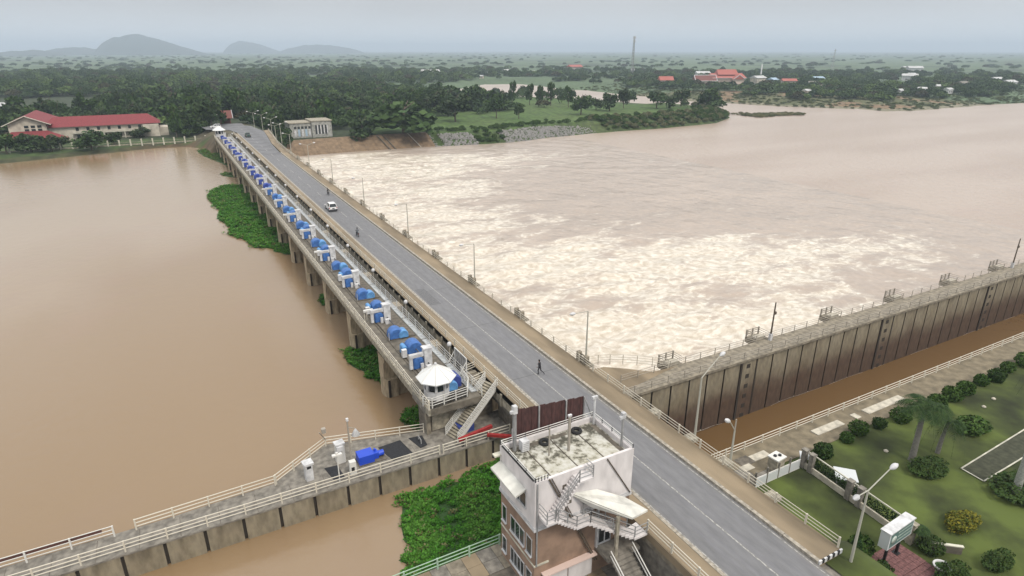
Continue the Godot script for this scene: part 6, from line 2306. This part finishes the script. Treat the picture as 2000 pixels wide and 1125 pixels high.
func build_far_buildings() -> void:
	# red roofed building on the left bank
	var o := thing("red_roof_building", "long two storey building with bright red roof and gabled left wing", "building", Vector3(-26, -5.0, -357))
	var st := mb()
	bx(st, -19.1, -0.5, -14, 25, 6.0, 0)
	build(st, "wall", M.wall_cream, o)
	st = mb()
	gable_roof(st, -22, 26.2, 1.2, -15.2, 6.01, 4.0, true, 5.0)
	build(st, "roof", M.roof_red, o)
	st = mb()
	bx(st, -10, 2.9, 0.005, 18, 3.3, 1.7)
	build(st, "balcony_slab", M.cream, o)
	st = mb()
	bx(st, -10, 3.31, 1.55, 18, 4.1, 1.7)
	build(st, "balcony_wall", M.wall_cream, o)
	for k in range(4, 11):
		for s in 2:
			st = mb()
			bx(st, -25.5 + 4.2 * k, 0.7 + 3.3 * s, 0.005, -24.3 + 4.2 * k, 2.2 + 3.3 * s, 0.08)
			build(st, "window", M.glass, o)
		st = mb()
		bx(st, -27.4 + 4.2 * k, -0.3, 1.5, -27.0 + 4.2 * k, 2.9, 1.8)
		build(st, "column", M.cream, o)
	st = mb()
	bx(st, 18.5, -0.5, 0.1, 25.2, 5.6, 3.0)
	bx(st, 25.3, -0.5, -9.0, 29.0, 4.0, 0.5)
	build(st, "stair_block", M.wall_cream, o)
	st = mb()
	bx(st, -33, -0.5, -30, -19.2, 8.3, 3.4)
	extrude(st, PackedVector2Array([Vector2(-33, 8.3), Vector2(-19.2, 8.3), Vector2(-26.1, 11.2)]), 3.0, 3.4)
	var gw := build(st, "gable_wing", M.wall_cream, o)
	st = mb()
	var zz := 4.8
	quad(st, Vector3(-35, 7.7, zz), Vector3(-26.1, 11.6, zz), Vector3(-26.1, 11.6, -33), Vector3(-35, 7.7, -33))
	quad(st, Vector3(-26.1, 11.6, zz), Vector3(-17.2, 7.7, zz), Vector3(-17.2, 7.7, -33), Vector3(-26.1, 11.6, -33))
	build(st, "gable_roof", M.roof_red, o)
	st = mb()
	tube(st, Vector3(-35.1, 7.7, zz), Vector3(-26.1, 11.65, zz), 0.2, 0.2, 5)
	tube(st, Vector3(-17.1, 7.7, zz), Vector3(-26.1, 11.65, zz), 0.2, 0.2, 5)
	build(st, "barge_board", M.cream, o)
	for k in 3:
		for s in 2:
			st = mb()
			bx(st, -27.2 + 2.4 * k, 5.0 + 1.5 * s, 3.405, -25.6 + 2.4 * k, 6.1 + 1.5 * s, 3.5)
			build(st, "pane", M.glass, gw)
	st = mb()
	quad(st, Vector3(-38, 2.6, 10.4), Vector3(-32, 5.2, 3.7), Vector3(-19, 5.2, 3.7), Vector3(-11, 2.2, 7.9))
	quad(st, Vector3(-38, 2.6, 10.4), Vector3(-38, 2.6, -8.6), Vector3(-33.05, 5.2, -8.6), Vector3(-33.05, 5.2, 3.7))
	quad(st, Vector3(-38, 2.4, 10.4), Vector3(-11, 2.0, 7.9), Vector3(-19, 2.4, 3.7), Vector3(-38, 2.4, -8.6))
	build(st, "porch_roof", M.roof_red, o)
	# the bank fence with white posts
	var f := thing("bank_fence", "fence of bright white posts along the grassy left bank", "fence", Vector3(-60, -5.1, -321.5))
	for k in 22:
		st = mb()
		bx(st, -0.28, -0.3, -0.28, 0.28, 2.5, 0.28)
		bx(st, -0.34, 2.501, -0.34, 0.34, 2.7, 0.34)
		var p := build(st, "post", M.cream, f)
		p.position = Vector3(4.25 * k - 8.0, 0, -0.4 - (2.2 if k > 3 else 0.0) + 0.05 * k)
	st = mb()
	bx(st, -8, 0.3, -2.3, 81, 0.8, -2.15)
	bx(st, -8, 1.5, -2.28, 81, 1.6, -2.2)
	build(st, "rail", M.concrete_pale, f)
	# pump house
	o = thing("pump_house", "pale flat roofed pump house with tall narrow windows above the revetment", "building", Vector3(56, -7.2, -333))
	st = mb()
	bx(st, 0, -1, -13, 10.5, 6.9, 0)
	build(st, "left_block", M.wall_pump, o)
	st = mb()
	bx(st, 10.6, -1, -13, 20.5, 7.6, 1.0)
	build(st, "right_block", M.wall_pump, o)
	st = mb()
	bx(st, -0.4, 6.91, -13.2, 10.59, 7.3, 0.4)
	bx(st, 10.3, 7.61, -13.2, 20.9, 8.0, 1.4)
	build(st, "roof", M.concrete_pale, o)
	for k in 5:
		st = mb()
		bx(st, 2.0 + 1.75 * k, 4.2, 0.005, 3.2 + 1.75 * k, 5.4, 0.08)
		build(st, "window", M.glass, o)
		st = mb()
		bx(st, 2.1 + 1.75 * k, 0.6, 0.005, 3.1 + 1.75 * k, 4.0, 0.06)
		build(st, "louvre", M.roof_blue if k % 2 else M.white, o)
	for k in 4:
		st = mb()
		bx(st, 12.2 + 1.6 * k, 1.4, 1.005, 13.1 + 1.6 * k, 5.8, 1.07)
		build(st, "window", M.glass, o)
		st = mb()
		bx(st, 13.11 + 1.6 * k, 1.4, 1.0, 13.6 + 1.6 * k, 5.8, 1.2)
		build(st, "fin", M.white, o)
	# concrete revetment and its bare stairs
	var rv := thing("revetment", "smooth brown concrete revetment slope below the pump house", "revetment", Vector3(46, DOWN, -309))
	for k in 13:
		st = mb()
		var x0 := 0.3 + 6.0 * k
		var x1 := x0 + 5.92
		var bow := func(x: float) -> float: return -1.0 - 2.6 * sin(clampf(x / 82.0, 0.0, 1.0) * PI) * 0.8
		var ztop := -12.6
		quad(st, Vector3(x0, -1.5, bow.call(x0) + 3.0), Vector3(x0, 5.75, bow.call(x0) + ztop), Vector3(x1, 5.75, bow.call(x1) + ztop), Vector3(x1, -1.5, bow.call(x1) + 3.0))
		quad(st, Vector3(x0, 5.75, bow.call(x0) + ztop), Vector3(x0, 5.7, bow.call(x0) + ztop - 2.5), Vector3(x1, 5.7, bow.call(x1) + ztop - 2.5), Vector3(x1, 5.75, bow.call(x1) + ztop))
		build(st, "slab", M.revetment, rv)
	for x in [54.0, 57.0]:
		st = mb()
		tube(st, Vector3(x, -0.5, -0.9), Vector3(x - 3.0, 6.0, -14.6), 0.3, 0.3, 5)
		build(st, "stair_edge", M.concrete_dark, rv)
	st = mb()
	tube(st, Vector3(70.5, -0.4, -1.1), Vector3(67.5, 5.9, -13.6), 0.18, 0.18, 5)
	build(st, "white_pipe", M.rail, rv)
	# riprap, shrubs on the bank
	rng.seed = 500
	var xf := []
	st = mb()
	lathe(st, [Vector2(0.0, -0.5), Vector2(0.8, -0.3), Vector2(1.0, 0.1), Vector2(0.6, 0.55), Vector2(0, 0.7)], Vector3.ZERO, 6, false)
	var rock := done(st)
	for k in 3600:
		var x := rng.randf_range(123.5, 232.0)
		if x > 147.0 and x < 163.0: continue
		if x > 205.0 and rng.randf() < (x - 205.0) / 30.0: continue
		var z := lerpf(-303.0, -323.0, rng.randf())
		var y := far_height(x, z)
		if y < DOWN - 0.3 or y > -8.0: continue
		xf.append(Transform3D(Basis(Vector3(rng.randfn(), rng.randfn(), rng.randfn()).normalized(), rng.randf() * TAU).scaled(Vector3.ONE * rng.randf_range(0.35, 0.85)), Vector3(x, y, z)))
	scatter(rock, xf, [], M.rock, "riprap", self, "gray broken rock lining the bank below the park lawn", "rocks")
	xf = []
	var cols := []
	for k in 3800:
		var x := rng.randf_range(122.0, 400.0)
		var z := lerpf(-300.0, -392.0, rng.randf())
		var d := from_river(Vector2(x, z))
		if d < 1.0 or d > 26.0: continue
		if x < 240.0 and not (x > 146.0 and x < 164.0) and d < 13.0: continue
		if d > 15.0 and rng.randf() < 0.55: continue
		var s := rng.randf_range(0.7, 1.7) * (1.35 if x > 240.0 else 1.0)
		xf.append(Transform3D(Basis(Vector3.UP, rng.randf() * TAU).scaled(Vector3(s * 1.2, s, s * 1.2)), Vector3(x, far_height(x, z) - 0.2, z)))
		var c := Color(0.035, 0.075, 0.014).lerp(Color(0.06, 0.1, 0.026), rng.randf())
		if x > 235.0 and rng.randf() < 0.4: c = Color(0.14, 0.145, 0.075)
		cols.append(c)
	scatter(far_tree, xf, cols, M.leaf, "bank_shrubs", self, "low shrubs and tall grass along the park bank", "shrubs")
	xf = []
	cols = []
	for k in 5200:
		var x := rng.randf_range(440.0, 900.0)
		var z := lerpf(-290.0, -700.0, rng.randf())
		if x > 2.47 * absf(z) + 40.0: continue
		var d := from_river(Vector2(x, z))
		if d < 1.5 or d > 70.0: continue
		var s := rng.randf_range(0.5, 1.5)
		xf.append(Transform3D(Basis(Vector3.UP, rng.randf() * TAU).scaled(Vector3(s * 1.7, s * 0.7, s * 1.7)), Vector3(x, far_height(x, z) - 0.2, z)))
		cols.append(Color(0.05, 0.085, 0.025).lerp(Color(0.13, 0.145, 0.06), rng.randf()))
	scatter(far_tree, xf, cols, M.leaf, "reeds", self, "reeds and low scrub on the right river bank", "reeds")
	# shoal of floating grass off the point
	xf = []
	cols = []
	for k in 420:
		var t := rng.randf()
		var x := 392.0 + 48.0 * t
		var z := -347.0 + 9.0 * t + rng.randfn() * (6.0 - 3.5 * t)
		var s := rng.randf_range(0.6, 1.9)
		xf.append(Transform3D(Basis(Vector3.UP, rng.randf() * TAU).scaled(Vector3(s * 1.5, s * 0.7, s)), Vector3(x, DOWN - 0.2, z)))
		cols.append(Color(0.08, 0.1, 0.04).lerp(Color(0.22, 0.2, 0.11), rng.randf()))
	scatter(far_tree, xf, cols, M.leaf, "shoal_grass", self, "grassy shoal in the water off the tip of the park", "grass")
	# gatehouse at the road end
	o = thing("gatehouse", "small gatehouse with steep maroon roof and white eaves at the road end", "gatehouse", Vector3(28.5, -0.3, -349))
	for x in [-2.2, 2.2]:
		for z in [-1.6, 1.6]:
			st = mb()
			bx(st, x - 0.2, 0, z - 0.2, x + 0.2, 2.8, z + 0.2)
			build(st, "column", M.roof_maroon, o)
	st = mb()
	bx(st, -2.0, 0, -1.9, 2.0, 2.7, -1.7)
	build(st, "back_wall", M.roof_maroon, o)
	st = mb()
	gable_roof(st, -3.4, 3.4, 2.7, -2.7, 2.8, 3.6, true)
	build(st, "roof", M.roof_maroon, o)
	for x in [-3.45, 3.45]:
		st = mb()
		tube(st, Vector3(x, 2.75, 2.8), Vector3(x, 6.5, 0), 0.16, 0.16, 5)
		tube(st, Vector3(x, 2.75, -2.8), Vector3(x, 6.5, 0), 0.16, 0.16, 5)
		build(st, "barge_board", M.white, o)
	# temple hall beyond the river
	o = thing("temple_hall", "pink temple hall with stacked red roofs beyond the river", "temple", Vector3(626, -7, -592), -0.42)
	st = mb()
	bx(st, -20, -1, -14, 20, 9, 8)
	build(st, "wall", M.wall_pink, o)
	for q in [[-21.5, 21.5, 10.0, -16.0, 9.0, 5.0], [-13.0, 13.0, 5.0, -11.0, 12.5, 6.0]]:
		st = mb()
		gable_roof(st, q[0], q[1], q[2], q[3], q[4], q[5], true, 1.0)
		build(st, "roof", M.roof_pink, o)
	st = mb()
	bx(st, 3.0, -1, 8.01, 16.0, 7.5, 15.0)
	build(st, "porch", M.wall_pink, o)
	st = mb()
	gable_roof(st, 2.0, 17.0, 16.5, 1.0, 7.51, 5.0, false)
	build(st, "porch_roof", M.roof_pink, o)
	st = mb()
	tube(st, Vector3(1.8, 7.4, 16.6), Vector3(9.5, 12.7, 16.6), 0.35, 0.35, 5)
	tube(st, Vector3(17.2, 7.4, 16.6), Vector3(9.5, 12.7, 16.6), 0.35, 0.35, 5)
	bx(st, -21.5, 8.5, 10.05, 21.5, 8.95, 10.4)
	build(st, "eaves", M.white, o)
	for k in 6:
		st = mb()
		bx(st, -18.0 + 3.6 * k, 0.5, 8.005, -16.0 + 3.6 * k, 4.5, 8.1)
		build(st, "window", M.glass, o)
	o = thing("temple_gate", "pink building with white framed maroon gable left of the temple hall", "temple", Vector3(596, -7, -598), -0.42)
	st = mb()
	bx(st, -12, -1, -7, 12, 5.5, 5)
	build(st, "wall", M.wall_pink, o)
	st = mb()
	gable_roof(st, -13.5, 13.5, 6.5, -8.5, 5.51, 6.5, true)
	build(st, "roof", M.roof_maroon, o)
	st = mb()
	for x in [-13.6, 13.6]:
		tube(st, Vector3(x, 5.5, 6.6), Vector3(x, 12.1, -1.0), 0.45, 0.45, 5)
	tube(st, Vector3(-13.6, 12.1, -1.0), Vector3(13.6, 12.1, -1.0), 0.4, 0.4, 5)
	tube(st, Vector3(-13.6, 5.6, 6.6), Vector3(13.6, 5.6, 6.6), 0.4, 0.4, 5)
	build(st, "eaves", M.white, o)
	o = thing("temple_gate", "small pink gabled building far left of the temple, among trees", "temple", Vector3(560, -7, -628), -0.42)
	st = mb()
	bx(st, -8, -1, -5, 8, 6, 5)
	build(st, "wall", M.wall_pink, o)
	st = mb()
	gable_roof(st, -9, 9, 6, -6, 6.01, 4.5, true)
	build(st, "roof", M.roof_pink, o)
	for k in 3:
		st = mb()
		bx(st, -5.5 + 4.5 * k, 0.5, 5.005, -3.5 + 4.5 * k, 4.5, 5.1)
		build(st, "window", M.white, o)
	# houses scattered among the trees
	var far := [[769, -1140, 27.0, 2], [390, -986, 26.0, 0], [400, -1109, 9.6, 0], [179, -831, 5.6, 0], [318, -1126, 5.7, 0], [515, -1046, 9.5, 0], [588, -1097, 14.2, 0], [453, -930, 6.5, 0], [630, -1074, 8.1, 0], [611, -722, 7.7, 3], [770, -779, 19.7, 0], [711, -617, 18.5, 0], [706, -588, 15.0, 1], [691, -552, 15.9, 2], [780, -579, 15.9, 1], [683, -516, 12.6, 3], [565, -428, 9.1, 0], [948, -682, 7.6, 0], [1475, -881, 14.0, 0], [1318, -766, 24.9, 0], [759, -415, 9.9, 0], [966, -566, 18.3, 0], [1105, -645, 10.4, 0], [708, -399, 8.0, 0], [1155, -617, 6.4, 0], [858, -461, 5.5, 0], [648, -385, 9.4, 0], [712, -375, 8.8, 0], [842, -429, 12.4, 3], [990, -464, 14.3, 0], [1205, -541, 10.8, 0], [890, -403, 16.0, 0], [1106, -490, 11.9, 0], [763, -459, 5.4, 0], [595, -405, 7.7, 3], [-156, -1141, 15.0, 2], [-122, -996, 6.0, 0], [-155, -1013, 6.7, 0], [-100, -1059, 6.0, 0], [-91, -1535, 10.0, 0], [-92, -567, 13.0, 0], [-102, -548, 12.0, 0], [22, -626, 6.0, 0], [162, -1298, 10.7, 0], [-138, -1402, 6.9, 0], [735, -600, 9.0, 0], [655, -480, 8.0, 3]]
	var names := ["pale roofed", "blue gray roofed", "red roofed", "gray roofed"]
	var roofs := [M.roof_pale, M.roof_blue, M.roof_pink, M.concrete_gray]
	for h in far:
		var side := "on the left, beyond the red roofed building" if h[0] < 60 else "across the back channel, left of the tall mast" if h[0] < 560 and h[1] < -700 else "near the temple hall" if h[0] < 800 and h[1] < -470 else "in the village on the right bank"
		house("%s house among trees %s" % [names[h[3]], side], Vector3(h[0], -7.2, h[1]), h[2], roofs[h[3]], M.wall_cream if int(h[0]) % 2 else M.white, rng.randf_range(-0.6, 0.6) - 0.4, "%s houses %s" % [names[h[3]], side])
	# masts
	o = thing("telecom_mast", "tall lattice telecom mast rising above the horizon", "mast", Vector3(672, -8, -833))
	st = mb()
	for k in 3:
		var a := TAU * k / 3.0
		tube(st, Vector3(cos(a) * 2.6, 0, sin(a) * 2.6), Vector3(cos(a) * 0.9, 62, sin(a) * 0.9), 0.42, 0.3, 5)
	build(st, "leg", M.steel, o)
	st = mb()
	for j in 14:
		for k in 3:
			var a := TAU * k / 3.0
			var b := TAU * (k + 1) / 3.0
			var r0 := 2.6 - 1.7 * j / 14.0
			var r1 := 2.6 - 1.7 * (j + 1) / 14.0
			tube(st, Vector3(cos(a) * r0, 4.43 * j, sin(a) * r0), Vector3(cos(b) * r1, 4.43 * (j + 1), sin(b) * r1), 0.16, 0.16, 4)
	build(st, "lattice", M.steel, o)
	for q in [[60.0, 1.6], [55.0, 1.4], [13.0, 3.2]]:
		st = mb()
		for k in 3:
			var a := TAU * k / 3.0 + 0.5
			bx(st, cos(a) * q[1] - 0.5, q[0] - 1.6, sin(a) * q[1] - 0.5, cos(a) * q[1] + 0.5, q[0] + 1.6, sin(a) * q[1] + 0.5)
		build(st, "antenna", M.white, o)
	o = thing("power_pylon", "thin leaning power pylon in the hazy fields on the right", "pylon", Vector3(1234, -8, -886))
	st = mb()
	for k in 4:
		var a := TAU * k / 4.0
		tube(st, Vector3(cos(a) * 3.0, 0, sin(a) * 3.0), Vector3(cos(a) * 0.5 + 2.0, 44, sin(a) * 0.5), 0.35, 0.25, 4)
	build(st, "leg", M.steel, o)
	st = mb()
	for y in [30.0, 36.0, 41.0]:
		tube(st, Vector3(-3.2, y, 0), Vector3(6.0, y, 0), 0.25, 0.25, 4)
	build(st, "cross_arm", M.steel, o)
	o = thing("chimney", "thin white chimney between the temple hall and the right village", "chimney", Vector3(800, -8, -690))
	st = mb()
	lathe(st, [Vector2(1.0, 0), Vector2(0.7, 22), Vector2(0, 22)], Vector3.ZERO, 8)
	build(st, "shaft", M.white, o)

func sky_image() -> Image:
	var w := 256
	var h := 256
	var im := Image.create(w, h, false, Image.FORMAT_RGBF)
	var f := FastNoiseLite.new()
	f.seed = 8
	f.frequency = 0.9
	f.fractal_octaves = 4
	for j in h:
		var el := (0.5 - (j + 0.5) / h) * PI
		var s := sin(el)
		for i in w:
			var a := TAU * i / w
			var c := Color(0.515, 0.55, 0.58)
			if s > 0.0:
				var hazy := Color(0.515, 0.55, 0.58).lerp(Color(0.42, 0.43, 0.44), smoothstep(0.0, 0.075, s))
				var n := f.get_noise_3d(cos(a) * cos(el) * 2.0, s * 5.0, sin(a) * cos(el) * 2.0)
				c = hazy.lerp(Color(1.18, 1.18, 1.17), pow(clampf((s - 0.06) / 0.94, 0.0, 1.0), 0.8)) * (1.0 + 0.3 * n * smoothstep(0.0, 0.12, s))
			im.set_pixel(i, j, c)
	return im

func _ready() -> void:
	noise.seed = 1
	noise.frequency = 0.01
	noise.fractal_octaves = 3
	noise2.seed = 2
	noise2.frequency = 0.012
	noise2.fractal_octaves = 4
	cellular.seed = 4
	cellular.noise_type = FastNoiseLite.TYPE_CELLULAR
	cellular.cellular_return_type = FastNoiseLite.RETURN_CELL_VALUE
	cellular.frequency = 0.006
	rng.seed = 7
	# camera, sky, sun, exposure
	var cam := Camera3D.new()
	cam.name = "camera"
	cam.position = Vector3(0, 34, 0)
	cam.rotation_degrees = Vector3(-20.786, -28.62, 0)
	cam.fov = 49.33
	cam.near = 0.5
	cam.far = 60000.0
	add_child(cam)
	cam.make_current()
	var env := Environment.new()
	env.background_mode = Environment.BG_SKY
	var sky := Sky.new()
	var pano := PanoramaSkyMaterial.new()
	pano.panorama = ImageTexture.create_from_image(sky_image())
	sky.sky_material = pano
	env.sky = sky
	env.background_energy_multiplier = 1.0
	env.tonemap_mode = Environment.TONE_MAPPER_LINEAR
	env.tonemap_exposure = 1.42
	env.fog_enabled = true
	env.fog_density = 0.00018
	env.fog_light_color = Color(0.76, 0.82, 0.88)
	env.sdfgi_enabled = true
	env.ssao_enabled = true
	env.ssil_enabled = true
	var we := WorldEnvironment.new()
	we.name = "world"
	we.environment = env
	add_child(we)
	var sun := DirectionalLight3D.new()
	sun.name = "sun"
	sun.light_energy = 0.5
	sun.light_color = Color(1.0, 0.965, 0.91)
	sun.light_angular_distance = 14.0
	sun.shadow_enabled = true
	sun.rotation_degrees = Vector3(-52, 12, 0)
	add_child(sun)

	make_materials()
	build_far_land()
	build_water()
	build_hills()
	build_lawn()
	build_bridge()
	build_lock()
	build_abutment()
	make_plants()
	build_far_buildings()
	build_hoists()
	build_guard_wall_things()
	build_tower()
	build_lamps()
	build_lawn_things()
	build_trees()
	build_weeds()
	build_lawn_plants()
	build_cars()
	build_people()
